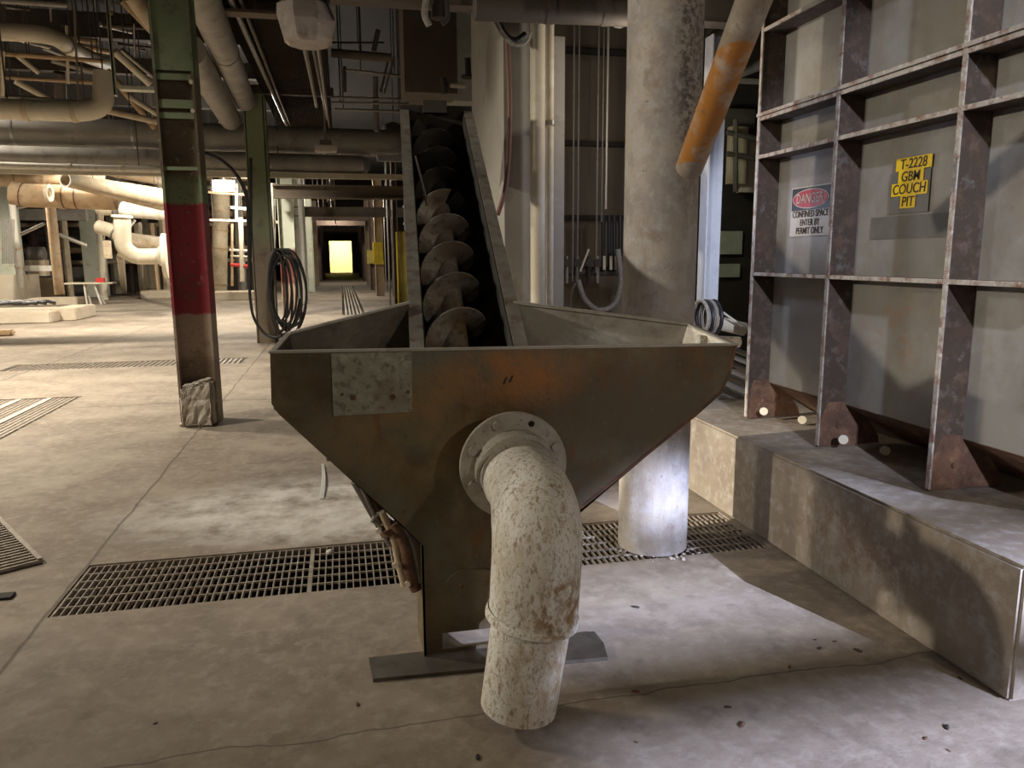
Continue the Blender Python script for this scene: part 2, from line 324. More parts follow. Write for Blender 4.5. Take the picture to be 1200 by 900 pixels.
for i, h in enumerate(holes):
    bm = bmesh.new(); x0, x1, y0, y1 = h
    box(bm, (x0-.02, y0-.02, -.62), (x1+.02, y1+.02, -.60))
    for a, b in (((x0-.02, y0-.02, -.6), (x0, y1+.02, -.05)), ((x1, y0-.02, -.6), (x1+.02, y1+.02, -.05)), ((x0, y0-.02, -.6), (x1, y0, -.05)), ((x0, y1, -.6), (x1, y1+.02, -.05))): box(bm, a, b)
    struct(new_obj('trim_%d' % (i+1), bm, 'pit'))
struct(B('ceiling', (FX0, FY0, 7.0), (FX1, FY1, 7.1), 'ceil'))
struct(B('wall_left', (FX0-.1, FY0, -.6), (FX0, FY1, 7), 'farwall'))
struct(B('wall_right', (FX1, FY0, -.6), (FX1+.1, FY1, 7), 'farwall'))
# far wall with the open doorway at the end of the aisle
bm = bmesh.new(); box(bm, (-9.5, 75, 0), (-1.0, 75.3, 7)); box(bm, (1.05, 75, 0), (9, 75.3, 7)); box(bm, (-1.0, 75, 3.0), (1.05, 75.3, 7))
struct(new_obj('wall_far', bm, 'farwall'))
struct(B('door_1', (-2.6, 80.5, 0), (3.0, 80.6, 3.4), 'endyellow'))
struct(B('wall_hall_end', (-22, 39, 0), (-3.6, 39.2, 7), 'farwall'))
light('AREA', (0, 77.2, 3.3), 620, (1, .95, .66), (2.4, .8), (0, 80.5, 1.6))
# rear wall behind the camera with two daylight windows
bm = bmesh.new()
box(bm, (-22, -6, 0), (9, -5.8, 2.2)); box(bm, (-22, -6, 4.6), (9, -5.8, 7)); box(bm, (-22, -6, 2.2), (-.5, -5.8, 4.6)); box(bm, (5.2, -6, 2.2), (9, -5.8, 4.6)); box(bm, (2.2, -6, 2.2), (2.9, -5.8, 4.6))
struct(new_obj('wall_rear', bm, 'farwall'))
bm = bmesh.new()
for i in range(38): bar(bm, (2.9, -5.9, 2.25+.062*i), (5.2, -5.9, 2.27+.062*i), .03, .006+.006*(i % 3))  # unseen slats, added and spaced to band the daylight on the floor
struct(new_obj('window_band_slats', bm, 'steel'))

# ------------------------------------------------------------------ floor grates
def grate(label, x0, x1, y0, y1, px=.032, py=.09, z=-.006, bw=.0028, rot=None, splits=(), group='floor drain grates', along='Y'):
    t = thing('floor_grate', label, 'grate', ((x0+x1)/2, (y0+y1)/2, z), group)
    def put(name, f_):
        b = bmesh.new(); f_(b)
        if rot: bmesh.ops.rotate(b, verts=b.verts, cent=((x0+x1)/2, (y0+y1)/2, z), matrix=Matrix.Rotation(rot, 3, 'Z'))
        return new_obj(name, b, 'grate', t)
    def frame(b):
        for q in ((x0, y0, x1, y0), (x0, y1, x1, y1)): box(b, (q[0], q[1]-.004, z-.03), (q[2], q[1]+.004, z))
        for x in (x0, x1, *splits): box(b, (x-.005, y0, z-.03), (x+.005, y1, z))
    def bars(b):
        n = int((x1-x0)/px)
        for i in range(1, n): x = x0+(x1-x0)*i/n; box(b, (x-bw, y0, z-.028), (x+bw, y1, z-.001))
        n = max(2, int((y1-y0)/py))
        for i in range(1, n): y = y0+(y1-y0)*i/n; box(b, (x0, y-.004, z-.010), (x1, y+.004, z))
    put('frame', frame); put('bars', bars); return t
grate('long steel floor grate crossing the floor left of and beneath the hopper, left panel', -1.27, -.21, 3.38, 3.93)
grate('steel floor grate panel running under the hopper to the rightmost pale round column', -.20, 1.0, 3.38, 3.93)
grate('steel floor grate panel around the foot of the round column beside the plinth', 1.01, 2.11, 3.38, 3.93)
grate('narrow floor grate strip behind the red banded green column', -4.58, -1.46, 11.46, 12.09, .07, .12, bw=.016)
grate('dusty rectangular floor grate at the left edge, beyond the skewed grate', -3.78, -2.87, 6.22, 9.08, .05, .3, bw=.018, splits=(-3.18, -3.48))
for i, X_ in enumerate((-3.16, -3.46)): tag(B('cover_strip', (X_-.025, 6.25, -.004), (X_+.025, 9.05, .004), 'cream'), ('right', 'left')[i]+' pale flat strip lying across the dusty rectangular grate at left', 'strip')
grate('far floor grate strip running down the middle of the aisle', -.02, .59, 20.6, 40.9, .09, .35, bw=.022)
g = thing('floor_grate', 'dark slotted grate at the lower left edge, skewed to the others', 'grate', (-2.05, 4.12, .0), 'floor drain grates')
a0 = fl(50, 660); a1 = fl(0, 610); a2 = fl(0, 672)
dd = (a1-a0).normalized(); ee = Vector((-dd.y, dd.x, 0)); 
if ee.x > 0: ee = -ee
plate('pit_shade_sheet', [a0+Vector((0,0,.003)), a0+dd*1.3+Vector((0,0,.003)), a0+dd*1.3+ee*.9+Vector((0,0,.003)), a0+ee*.9+Vector((0,0,.003))], .004, 'dark', g)  # dark sheet stands in for the shaded pit beneath the bars
bm = bmesh.new()
for i in range(31): p = a0+dd*(1.3*i/30)+Vector((0, 0, .014)); bar(bm, p, p+ee*.9, .012, .016)
for i in range(3): p = a0+ee*(.01+.42*i)+Vector((0, 0, .018)); bar(bm, p, p+dd*1.3, .022, .022)
new_obj('bars', bm, 'grate', g)

# ------------------------------------------------------------------ screw conveyor with hopper and elbow
H = thing('screw_conveyor', 'stained steel hopper with inclined screw trough and flaking white elbow pipe', 'conveyor', (.5, 2.7, 0))
fy = 2.6
front = [(-.24, fy, 1.192), (-.245, fy, 1.02), (-.225, fy, .985), (.17, fy, .565), (.27, fy, .45), (.40, fy, .375), (.60, fy, .372), (.83, fy, .57), (1.28, fy, .90), (1.385, fy, .985), (1.42, fy, 1.06), (1.44, fy, 1.165)]
plate('front_panel', front, .008, 'hopper', H, (0, 1, 0))
bm = bmesh.new()
for (p, q) in ((front[-1], front[0]),): bar(bm, Vector(p)+Vector((.01, .006, .001)), Vector(q)+Vector((-.004, .006, .001)), .026, .008)
new_obj('rim_strip', bm, 'hopper_in', H)
# weld bead along the right lower edge
bm = bmesh.new(); sweep(bm, [Vector(p)+Vector((0, -.002, 0)) for p in front[6:]], .007, 6); new_obj('weld_bead', bm, 'rust', H, True)
# side walls: front edge, kink, throat at the trough
L0, LK, LR = Vector((-.236, fy, 1.19)), Vector((-.19, 2.80, 1.235)), Vector((.25, 2.97, 1.325))
l0, lk, lr = Vector((-.236, fy, 1.0)), Vector((-.17, 2.80, 1.0)), Vector((.29, 2.99, .80))
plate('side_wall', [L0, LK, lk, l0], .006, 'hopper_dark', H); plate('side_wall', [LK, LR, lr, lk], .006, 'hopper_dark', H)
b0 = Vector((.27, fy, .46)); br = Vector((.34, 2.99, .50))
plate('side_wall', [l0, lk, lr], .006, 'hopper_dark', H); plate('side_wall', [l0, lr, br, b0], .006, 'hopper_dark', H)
R0_, RK, RR = Vector((1.436, fy, 1.165)), Vector((1.36, 2.84, 1.225)), Vector((.665, 2.97, 1.318))
r0, rk, rr = Vector((1.40, fy, 1.03)), Vector((1.30, 2.84, 1.02)), Vector((.64, 2.99, .80))
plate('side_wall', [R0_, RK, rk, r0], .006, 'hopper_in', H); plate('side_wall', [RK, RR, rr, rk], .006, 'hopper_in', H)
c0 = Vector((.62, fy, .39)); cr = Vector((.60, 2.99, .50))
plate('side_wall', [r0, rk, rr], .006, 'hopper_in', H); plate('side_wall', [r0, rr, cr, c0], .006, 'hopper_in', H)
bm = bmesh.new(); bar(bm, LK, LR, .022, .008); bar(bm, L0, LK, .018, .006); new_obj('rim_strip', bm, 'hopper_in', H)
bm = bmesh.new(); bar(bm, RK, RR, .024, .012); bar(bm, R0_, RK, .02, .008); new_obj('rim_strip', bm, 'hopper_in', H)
bm = bmesh.new(); sweep(bm, [at(818, 399, 2.74), at(866, 401, 2.74)], .022, 12); o = new_obj('corner_lip', bm, 'pvc', H, True); o['label'] = 'chipped white rounded lip at the right corner'
# patch plate with studs, bolts
pa = [at(388, 414, fy), at(482, 412, fy), at(483, 482, fy), at(391, 487, fy)]
for p in pa: p.y = fy-.009
P_ = plate('patch_plate', pa, .006, 'patch', H, (0, 1, 0)); P_['label'] = 'pale mottled patch plate'
for (x, y, r) in ((414, 466, .009), (460, 465, .010), (478, 459, .006), (401, 462, .005)):
    p = at(x, y, fy-.012); Dk('rivet', p, (0, 1, 0), r, .010, 'rust', H, seg=12)
for (x, y) in ((592, 446), (599, 444)):
    p = at(x, y, fy-.005); bm = bmesh.new(); bar(bm, p+Vector((-.006, 0, -.012)), p+Vector((.006, 0, .012)), .006, .003, (0, 1, 0)); new_obj('weld_scar', bm, 'dark', H)
# pedestal with slot
pd = 2.66
bm = bmesh.new()
X0, X1, ZT = .245, .70, .47
for a, b in (((X0, pd, .10), (X1, pd+.008, ZT)), ((X0, pd, .02), (.315, pd+.008, .10)), ((.62, pd, .02), (X1, pd+.008, .10)), ((.315, pd, .02), (.62, pd+.008, .035))): box(bm, a, b)
box(bm, (X0, pd, 0), (X0+.008, pd+.24, ZT)); box(bm, (X1-.008, pd, 0), (X1, pd+.24, ZT)); 
new_obj('pedestal', bm, 'hopper', H)
bm = bmesh.new()
ov = [Vector((.415+.085*math.cos(t)*(1), pd-.004, .285+.065*math.sin(t))) for t in [i*math.pi/12 for i in range(24)]]
ov = [v+Vector((.03 if v.x > .415 else 0, 0, 0)) for v in ov]
plate('inspection_cover', ov, .006, 'hopper', H, (0, 1, 0)); bm.free()
hexbolt((.39, pd-.01, .285), (0, 1, 0), .009, 'rust', H)
pb = plate('base_plate', [(.05, 2.55, .008), (.915, 2.50, .008), (.935, 2.60, .008), (.93, 2.70, .008), (.04, 2.70, .008)], .014, 'hopper_dark', H, (0, 0, 1))
# flange, collar, elbow
fc = Vector((.555, 2.49, .785))
D_ = Dk('pipe_flange', fc, (0, 1, 0), .188, .022, 'flange', H, hole=.12, seg=48)
D2 = Dk('gasket_flange', (.545, 2.582, .785), (0, 1, 0), .15, .02, 'hopper_dark', H, hole=.10, seg=40)
for k in range(8):
    a = math.radians(22+45*k); p = fc+Vector((math.cos(a)*.158, -.016, math.sin(a)*.158))
    if k in (1, 6): Dk('bolt_hole', p+Vector((0, .004, 0)), (0, 1, 0), .011, .003, 'pit', D_, seg=12)
    else: hexbolt(p, (0, 1, 0), .016, 'flange', D_)
path = fillet([(.568, 2.60, .742), (.570, 2.185, .742), (.552, 2.20, .36)], .225, 14)
bm = bmesh.new(); n = len(path); rr_ = [.118 if i == 0 else (.122 if i == 1 else .142) for i in range(n)]
path = [Vector((.565, 2.60, .75)), Vector((.566, 2.45, .745)), Vector((.5665, 2.442, .742))]+path[1:]
rr_ = [.108, .108, .128]+[.128+.014*min(1, k/8) for k in range(len(path)-4)]+[.143]
sweep(bm, path, rr_, 36); el = new_obj('elbow', bm, 'pvc', H, True)
bm = bmesh.new(); sweep(bm, [(.558, 2.50, .775), (.558, 2.475, .775), (.562, 2.474, .765), (.562, 2.44, .762)], [.142, .142, .132, .128], 30); new_obj('collar', bm, 'flange', H, True)
bm = bmesh.new(); a = Vector((.549, 2.20, .37)); b = Vector((.505, 2.21, .055)); d = (b-a).normalized()
ring = [a-d*.02, a+d*.006, a+d*.010, b]; sweep(bm, ring, [.147, .147, .127, .124], 36, cap=False)
sweep(bm, [b, b-d*.1], [.118, .118], 36, cap=False)
disc(bm, b, d, .124, .002, 36, .118)
new_obj('downpipe', bm, 'pvc', H, True)
bm = bmesh.new(); sweep(bm, [a-d*.012, a-d*.006, a+d*.010, a+d*.014], [.146, .151, .151, .146], 36); new_obj('coupling_lip', bm, 'pvc', H, True)
# inclined trough and screw
sl = .585; dirv = Vector((.075, 1, sl)).normalized()
cb = Vector((.445, 2.70, 1.150)); Lt = 2.42; ct = cb+dirv*Lt
side = dirv.cross(Vector((0, 0, 1))).normalized(); nup = side.cross(dirv)
def tp(s, across, up): return cb+dirv*s+side*across+nup*up
hw = .165
prof_o = [(-hw, 0)]+[(-hw*math.cos(t), -.17-hw*math.sin(t)) for t in [i*math.pi/14 for i in range(15)]]+[(hw, 0)]
def extr(profile, s0, s1, th, m, name, parent):
    b = bmesh.new(); n_ = len(profile)
    inner = [(x*(1-th/hw), y if i in (0, n_-1) else y+th*(1 if y < -.17 else 0)) for i, (x, y) in enumerate(profile)]
    rs_ = []
    for s in (s0, s1): rs_.append(([b.verts.new(tp(s, *p)) for p in profile], [b.verts.new(tp(s, *p)) for p in inner]))
    (o0, i0), (o1, i1) = rs_
    for k in range(n_-1):
        b.faces.new((o0[k], o0[k+1], o1[k+1], o1[k])); b.faces.new((i0[k], i1[k], i1[k+1], i0[k+1]))
        b.faces.new((o0[k], i0[k], i0[k+1], o0[k+1])); b.faces.new((o1[k], o1[k+1], i1[k+1], i1[k]))
    for k in (0, n_-1): b.faces.new((o0[k], o1[k], i1[k], i0[k]))
    return new_obj(name, b, m, parent, True)
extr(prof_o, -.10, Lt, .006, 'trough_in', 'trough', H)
for s_ in (-1, 1):
    b = bmesh.new()
    e = [tp(-.02, s_*hw, .004), tp(-.02, s_*(hw+.052), .004), tp(Lt, s_*(hw+.052), .004), tp(Lt, s_*hw, .004)]
    f_ = [p-nup*.008 for p in e]; va = [b.verts.new(p) for p in e]; vb = [b.verts.new(p) for p in f_]
    b.faces.new(va); b.faces.new(vb[::-1])
    for k in range(4): b.faces.new((va[k], va[(k+1) % 4], vb[(k+1) % 4], vb[k]))
    new_obj('trough_flange', b, 'trough', H)
    plate('side_skirt', [tp(-.1, s_*(hw+.003), 0), tp(Lt, s_*(hw+.003), 0), tp(Lt, s_*(hw+.003), -.2), tp(-.1, s_*(hw+.003), -.2)], .004, 'trough', H)
ax0 = -.15; axc = (-.030, -.120)
bm = bmesh.new(); sweep(bm, [tp(.0, *axc), tp(1.36, *axc)], .045, 18); new_obj('screw_shaft', bm, 'screw', H, True)
bm = bmesh.new(); sweep(bm, [tp(1.361, *axc), tp(Lt-.02, *axc)], .045, 18); new_obj('screw_shaft', bm, 'trough_in', H, True)  # upper shaft coloured black for the shade up the trough
pitch = .262
def flight(sa, sb, m, label):
    bm = bmesh.new(); N = int((sb-sa)/pitch*32); prev = None
    for i in range(N+1):
        ss = sa+pitch*i/32; ph = 2*math.pi*ss/pitch+.9; c_, s2 = -math.cos(ph), math.sin(ph); row = []
        for (r, off) in ((.038, -.005), (.125, -.004), (.127, 0), (.125, .004), (.038, .005)): row.append(bm.verts.new(tp(ss+off, axc[0]+c_*r, axc[1]+s2*r)))
        if prev:
            for k in range(5): bm.faces.new((prev[k], prev[(k+1) % 5], row[(k+1) % 5], row[k]))
        prev = row
    o = new_obj('screw_flight', bm, m, H, True); o['label'] = label
flight(.02, 1.36, 'screw', 'worn bright lower screw flight'); flight(1.365, Lt-.06, 'trough_in', 'upper screw flight blackened to stand for shade')
# discharge end plate and bearing at the trough top
endp = [tp(Lt, -hw-.05, .03), tp(Lt, hw+.05, .03), tp(Lt, hw+.03, -.36), tp(Lt, -hw-.03, -.36)]
plate('end_plate', endp, .01, 'dark', H)
bm = bmesh.new(); bar(bm, tp(Lt-.03, -.08, .03), tp(Lt-.03, .06, .03), .06, .07); new_obj('bearing_block', bm, 'dark', H)
# support legs under the trough
for s_ in (-1, 1):
    p = tp(1.9, s_*(hw-.02), -.28); q = Vector((p.x+s_*.05, p.y, 0)); b = bmesh.new(); bar(b, p, q, .05, .05, (0, 1, 0)); new_obj('leg', b, 'darkpipe', H)
bm = bmesh.new(); q = tp(1.75, -hw+.02, -.005); sweep(bm, [q, tp(1.22, -hw+.06, -.02)], .007, 8); new_obj('tie_rod', bm, 'steel', H, True)
# valve and hoses below the left corner
A_ = lambda x, y, Y=2.72: at(x, y, Y)
tube('lever', [A_(384, 538), A_(402, 536, 2.66)], .008, 'rust', H, seg=8)
tube('drain_rod', [A_(416, 555), A_(437, 600), A_(456, 640)], .007, 'steel', H, seg=8)
tube('drain_rod', [A_(424, 560), A_(446, 604), A_(470, 650)], .006, 'rust', H, seg=8)
tube('drain_tube', [A_(420, 562, 2.76), A_(448, 612, 2.78), A_(485, 640, 2.78)], .030, 'darkpipe', H, seg=12)
tube('drain_tube', [A_(462, 612), A_(476, 640), A_(478, 668), A_(489, 690)], .026, 'rust', H, bend=.05, seg=12)
tube('drain_tube', [A_(470, 606), A_(486, 636), A_(494, 680)], .028, 'darkpipe', H, bend=.05, seg=12)
tube('drain_tube', [A_(447, 600), A_(462, 632), A_(466, 655), A_(474, 686)], .014, 'tan', H, bend=.04, seg=10)
o = tube('clamp', [A_(436, 612), A_(441, 603), A_(455, 596), A_(462, 600)], .009, 'steel', H, bend=.02, seg=8)
bm = bmesh.new()
for i, (x, y, r, dx, dy) in enumerate(((452, 612, .030, 9, 16), (468, 640, .026, 8, 20), (472, 668, .024, 10, 14), (484, 655, .022, 6, 18))):
    p = A_(x, y, 2.74); q = A_(x+dx, y+dy, 2.74); v = q-p; sweep(bm, [p, p+v*.3, p+v*.31, p+v*.7, p+v*.71, q], [r*.8, r*.8, r*1.35, r*1.35, r*.9, r*.9], 12)
new_obj('valve_body', bm, 'rust', H, True)
for (x, y) in ((444, 622), (464, 662), (478, 684)): hexbolt(A_(x, y, 2.70), (0.3, 1, .2), .012, 'cream', H, 'valve_nut')

# ------------------------------------------------------------------ round column, plinth, tank
bm = bmesh.new(); disc(bm, (1.54, 3.56, 2.1), (0, 0, 1), .178, 4.2, 48); o = new_obj('round_column', bm, 'column_white', None, True)
tag(o, 'thick round column in chipped white paint standing on the floor grate behind the hopper', 'column')
bm = bmesh.new()
for i in range(26):
    a = math.radians(rnd.uniform(180, 340)); r = rnd.uniform(.185, .26); s = rnd.uniform(.004, .012)
    m4 = Matrix.Translation((1.54+math.cos(a)*r, 3.56+math.sin(a)*r, .001+s*.5)) @ Matrix.Diagonal((s, s*.8, s*.6, 1))
    bmesh.ops.create_icosphere(bm, subdivisions=1, radius=1, matrix=m4)
o = new_obj('gravel_crumbs', bm, 'rubble'); tag(o, 'pale concrete crumbs around the foot of the round column', 'rubble'); o['kind'] = 'stuff'
bm = bmesh.new(); box(bm, (2.14, 1.93, 0), (5.6, 6.2, .485), .012)
o = new_obj('concrete_plinth', bm, 'curb'); tag(o, 'long stained concrete plinth carrying the ribbed steel tank on the right', 'plinth')
T_ = thing('pit_tank', 'grey ribbed steel tank with rusty stiffeners standing on the concrete plinth', 'tank', (3.4, 3.2, .49))
TY0, TY1 = 2.05, 4.30; TX = 2.58
panel_y = [TY0, 2.69, 3.48, 4.22]; shelf = [1.385, 2.065, 2.28, 2.77, 3.3]
plate('front_sheet', [(TX, TY0, .715), (TX, TY1, .715), (TX, TY1, 3.9), (TX, TY0, 3.9)], .010, 'tank', T_, (1, 0, 0))
plate('left_side_sheet', [(TX, TY1, .715), (5.2, TY1, .715), (5.2, TY1, 3.9), (TX, TY1, 3.9)], .010, 'tank', T_, (0, 1, 0))
plate('right_side_sheet', [(TX, TY0, .715), (5.2, TY0, .715), (5.2, TY0, 3.9), (TX, TY0, 3.9)], .010, 'tank', T_, (0, 1, 0))
plate('sloping_bottom', [(TX, TY0, .715), (TX, TY1, .715), (2.95, TY1, .50), (2.95, TY0, .50)], .010, 'rust', T_)
for y in (2.69, 3.48, 4.22):
    rb = B('vertical_rib', (2.43, y-.006, .50), (TX-.005, y+.006, 3.9), 'rib', T_)
    eg = B('rib_edge', (2.424, y-.011, .50), (2.432, y+.011, 3.9), 'ribedge', rb)
    gp = plate('gusset_foot', [(2.428, y+.0, .492), (2.80, y, .492), (2.79, y, .54), (2.67, y, .70), (2.575, y, .73), (2.47, y, .73), (2.428, y, .62)], .016, 'rust', T_, (0, 1, 0))
    hexbolt((2.54, y-.012, .60), (0, 1, 0), .012, 'rust', gp)
for i, z in enumerate(shelf):
    hsh = B('horizontal_rib', (2.438, TY0, z-.006), (TX-.005, 4.24, z+.006), 'rib', T_)
    b = bmesh.new(); box(b, (2.426, TY0, z-.010), (2.436, 4.235, z+.010))
    if i == 2: box(b, (2.418, TY0, z+.014), (2.50, 4.235, z+.032))
    new_obj('rib_edge', b, 'ribedge', hsh)
for (x, y, X_) in ((895, 482, 2.5), (940, 492, 2.66), (988, 515, 2.5), (1037, 528, 2.66)):
    d = ray(x, y); p = EYE+d*(X_/d.x)
    o = Dk('anchor_cap', p, (.5, 1, -.2), .024, .02, 'cream', T_, seg=20)
ROTX = (math.pi/2, 0, -math.pi/2)
sx = TX-.012
S_ = thing('danger_sign', 'white black and red danger sign on the tank, confined space warning', 'sign', (sx, 3.85, 1.74))
def pl(y0, y1, z0, z1, x, m, name, par, th=.003): return plate(name, [(x, y0, z0), (x, y1, z0), (x, y1, z1), (x, y0, z1)], th, m, par, (1, 0, 0))
SB = pl(4.06, 3.68, 1.60, 1.875, sx, 'signwhite', 'sign_board', S_)
pl(4.05, 3.69, 1.745, 1.868, sx-.003, 'signblack', 'header_field', S_, .002)
ov = lambda ry, rz, x: [(x, 3.87+ry*math.cos(i*math.pi/16), 1.806+rz*math.sin(i*math.pi/16)) for i in range(32)]
plate('oval_ring', ov(.168, .054, sx-.0055), .002, 'signwhite', S_, (1, 0, 0)); plate('oval', ov(.160, .048, sx-.0075), .002, 'signred', S_, (1, 0, 0))
text('DANGER', (sx-.0095, 3.87, 1.806), ROTX, .075, 'signwhite', SB, .84)
for s, z in (('CONFINED SPACE', 1.722), ('ENTER BY', 1.675), ('PERMIT ONLY', 1.630)): text(s, (sx-.003, 3.87, z), ROTX, .052, 'ink', SB, .79)
E_ = thing('equipment_label', 'yellow black lettered stickers on a grey backing on the tank panel', 'label', (sx, 3.09, 1.8))
pl(3.235, 2.985, 1.685, 1.875, sx, 'tape', 'backing', E_, .002)
for (s, y0, y1, z0, z1) in (('T-2228', 3.205, 2.98, 1.878, 1.935), ('GBM', 3.185, 3.025, 1.822, 1.878), ('COUCH', 3.225, 2.995, 1.765, 1.823), ('PIT', 3.16, 3.065, 1.708, 1.765)):
    o = pl(y0, y1, z0, z1, sx-.003, 'label', 'sticker', E_, .002); text(s, (sx-.005, (y0+y1)/2, (z0+z1)/2-.001), ROTX, .064, 'ink', o, .90, shear=.08)
o = pl(3.36, 2.84, 1.57, 1.675, TX-.0075, 'tape', 'grey_patch', None, .003); tag(o, 'blank dark grey painted strip on the tank below the yellow stickers', 'label')
# ------------------------------------------------------------------ overhead orange banded pipe
p0 = at(807, 199, 2.9); p1 = at(888, -12, 2.2); v = (p1-p0)
bm = bmesh.new(); P2 = p0+v*1.9; rg = .054
sweep(bm, [p0, p0+v.normalized()*.01, P2], [rg*.86, rg, rg], 26, cap=False); disc(bm, p0+v.normalized()*.004, v, rg*.85, .004, 26)
o = new_obj('banded_pipe', bm, 'orange', None, True); tag(o, 'slanting pipe with an orange band hanging in front of the round column', 'pipe')

# ------------------------------------------------------------------ steel columns
def hcolumn(label, x0, x1, y, m, top=7.0, depth=.30, group=None, rub=False, extras=True):
    t = thing('steel_column', label, 'column', ((x0+x1)/2, y+depth/2, 0), group)
    B('flange', (x0, y, 0), (x0+.022, y+depth, top), m, t); B('flange', (x1-.022, y, 0), (x1, y+depth, top), m, t)
    B('web', (x0+.022, y+depth*.42, 0), (x1-.022, y+depth*.42+.014, top), m, t)
    return t
c1 = hcolumn('nearest green steel column with a red painted band and concrete filled foot', -1.47, -1.15, 7.2, 'green_red')
zc = lambda py: at(220, py, 7.25).z
for (a, b) in ((zc(95), zc(88)), (zc(128), zc(118)), (zc(200), zc(196))): B('batten_plate', (-1.448, 7.215, a), (-1.172, 7.24, b), 'green', c1)
B('batten_plate', (-1.448, 7.22, zc(84)), (-1.172, 7.232, 7.0), 'green', c1)
B('batten_plate', (-1.448, 7.22, zc(140)), (-1.172, 7.232, zc(133)), 'green', c1)
for (x, y) in ((224, 96), (226, 130)): hexbolt(at(x, y, 7.205), (0, 1, 0), .02, 'cream', c1)
bm = bmesh.new(); box(bm, (-1.445, 7.10, 0), (-1.165, 7.33, .40), .03)
bmesh.ops.subdivide_edges(bm, edges=bm.edges, cuts=5, use_grid_fill=True)
for v_ in bm.verts:
    v_.co += Vector((rnd.uniform(-.008, .008), rnd.uniform(-.014, .014), rnd.uniform(-.014, .014)))
    if v_.co.z > .30: v_.co.z += (v_.co.x+1.3)*.25
    if v_.co.z < 0: v_.co.z = 0
o = new_obj('concrete_infill', bm, 'rubble', c1)
for (x, y, s) in ((216, 499, .035), (226, 500, .03), (236, 499, .045), (240, 495, .03)):
    p = fl(x, y); bm = bmesh.new(); bmesh.ops.create_icosphere(bm, subdivisions=2, radius=s, matrix=Matrix.Translation((p.x, p.y-.02, s*.5)) @ Matrix.Diagonal((1.2, .9, .6, 1)))
    for v_ in bm.verts: v_.co += Vector((rnd.uniform(-1, 1), rnd.uniform(-1, 1), rnd.uniform(-1, 1)))*.006
    o = new_obj('concrete_chunk', bm, 'rubble'); tag(o, 'small broken concrete lump at the foot of the red banded column', 'rubble', 'concrete lumps at the column foot')
c2 = hcolumn('second green steel column, with a black hose coil hanging beside it', -1.51, -1.15, 14.1, 'green_low', top=4.35)
B('front_plate', (-1.47, 14.08, 0), (-1.19, 14.1, 4.35), 'green_low', c2)
B('bracket', (-1.50, 14.0, 4.22), (0.0, 14.12, 4.36), 'beam', c2)
# pale green third column and pale posts down the left of the aisle
left_cols = [(21.0, 'pale_red', 'pale green column with a red middle band behind the hose coil'), (27.9, 'pale_green', 'fourth pale green column from the near end on the left of the aisle'),
             (34.8, 'pale_green', 'fifth pale column on the left of the aisle'), (41.7, 'tan_col', 'sixth column on the left of the aisle, tan toned'), (48.6, 'brown_col', 'dark column far down the left of the aisle'), (57, 'brown_col', 'last dark column on the left by the far doorway')]
for (y, m, lb) in left_cols: hcolumn(lb, -1.55, -1.15, y, m, top=4.4)
def pipe(label, pts, r, m, bend=None, group=None, name='pipe', cat='pipe', seg=14, rings=(), ringm=None, rr=1.15, rw=.05):
    """a pipe; rings = positions (0..1 along first to last point) of clamps"""
    pts = [Vector(p) for p in pts]
    a, b = pts[0], pts[-1]
    hang = min(p.y for p in pts) > 9 and min(p.z for p in pts) > 2.3 and abs(a.z-b.z) < .5*(a-b).length and r > .015
    if not rings and not hang:
        o = tube(name, pts, r, m, None, bend, seg); return tag(o, label, cat, group)
    t = thing(name, label, cat, pts[0], group); tube('barrel', pts, r, m, t, bend, seg)
    if hang:
        for f_ in ((.12, .88) if (a-b).length > 1 else (.5,)):
            k = (len(pts)-1)*f_; i0 = min(int(k), len(pts)-2); p = pts[i0].lerp(pts[i0+1], k-i0); tube('hanger', [p+Vector((0, 0, r*.9)), Vector((p.x, p.y, 7.0))], .010, 'darkpipe', t, seg=6)
    P = fillet(pts, bend) if bend else pts
    tot = sum((b-a).length for a, b in zip(P, P[1:]))
    for f_ in rings:
        s = f_*tot
        for a, b in zip(P, P[1:]):
            l = (b-a).length
            if s <= l+1e-6: Dk('clamp', a+(b-a)*(s/l), b-a, r*rr, rw, ringm or 'steel', t, seg=20); break
            s -= l
    return t
pipe('white vertical pipe on the left of the aisle, by the pale green column', [fl(358, 356), Vector((-1.16, 25.8, 4.6))], .085, 'white')
pipe('tan vertical pipe just left of the white aisle pipe', [(-1.45, 25.3, 0), (-1.45, 25.3, 4.6)], .06, 'rusty_tan')
# right side of the aisle
right_cols = [(24.4, 1.62, 1.78, 'brown_col', 'dark brown column behind the tall yellow cabinet'), (30.0, 1.30, 1.62, 'tan_col', 'tan footed column with a yellow box on it at right of the aisle'), (35.5, 1.30, 1.66, 'brown_col', 'brown column beyond the yellow box on the right of the aisle'),
              (41.0, 1.30, 1.70, 'tan_col', 'fourth column on the right of the aisle'), (48, 1.30, 1.7, 'brown_col', 'dark fifth column on the right of the aisle'), (57, 1.3, 1.7, 'brown_col', 'last dark column on the right by the far doorway')]
for (y, x0, x1, m, lb) in right_cols: hcolumn(lb, x0, x1, y, m, top=4.4)
cb_ = thing('electrical_cabinet', 'tall dull yellow cabinet at the right of the aisle beside the trough', 'cabinet', (1.95, 24.5, 0))
B('body', (1.80, 24.25, 0), (2.25, 24.7, 2.28), 'yellow_dull', cb_, .02); B('door', (1.84, 24.235, .1), (2.20, 24.252, 2.2), 'yellow_dull', cb_)
B('edge_guard', (1.70, 24.2, 0), (1.745, 24.25, 2.25), 'yellow', cb_)
yb = thing('switch_box', 'bright yellow box mounted on the tan footed aisle column', 'box', (1.44, 29.9, 1.2))
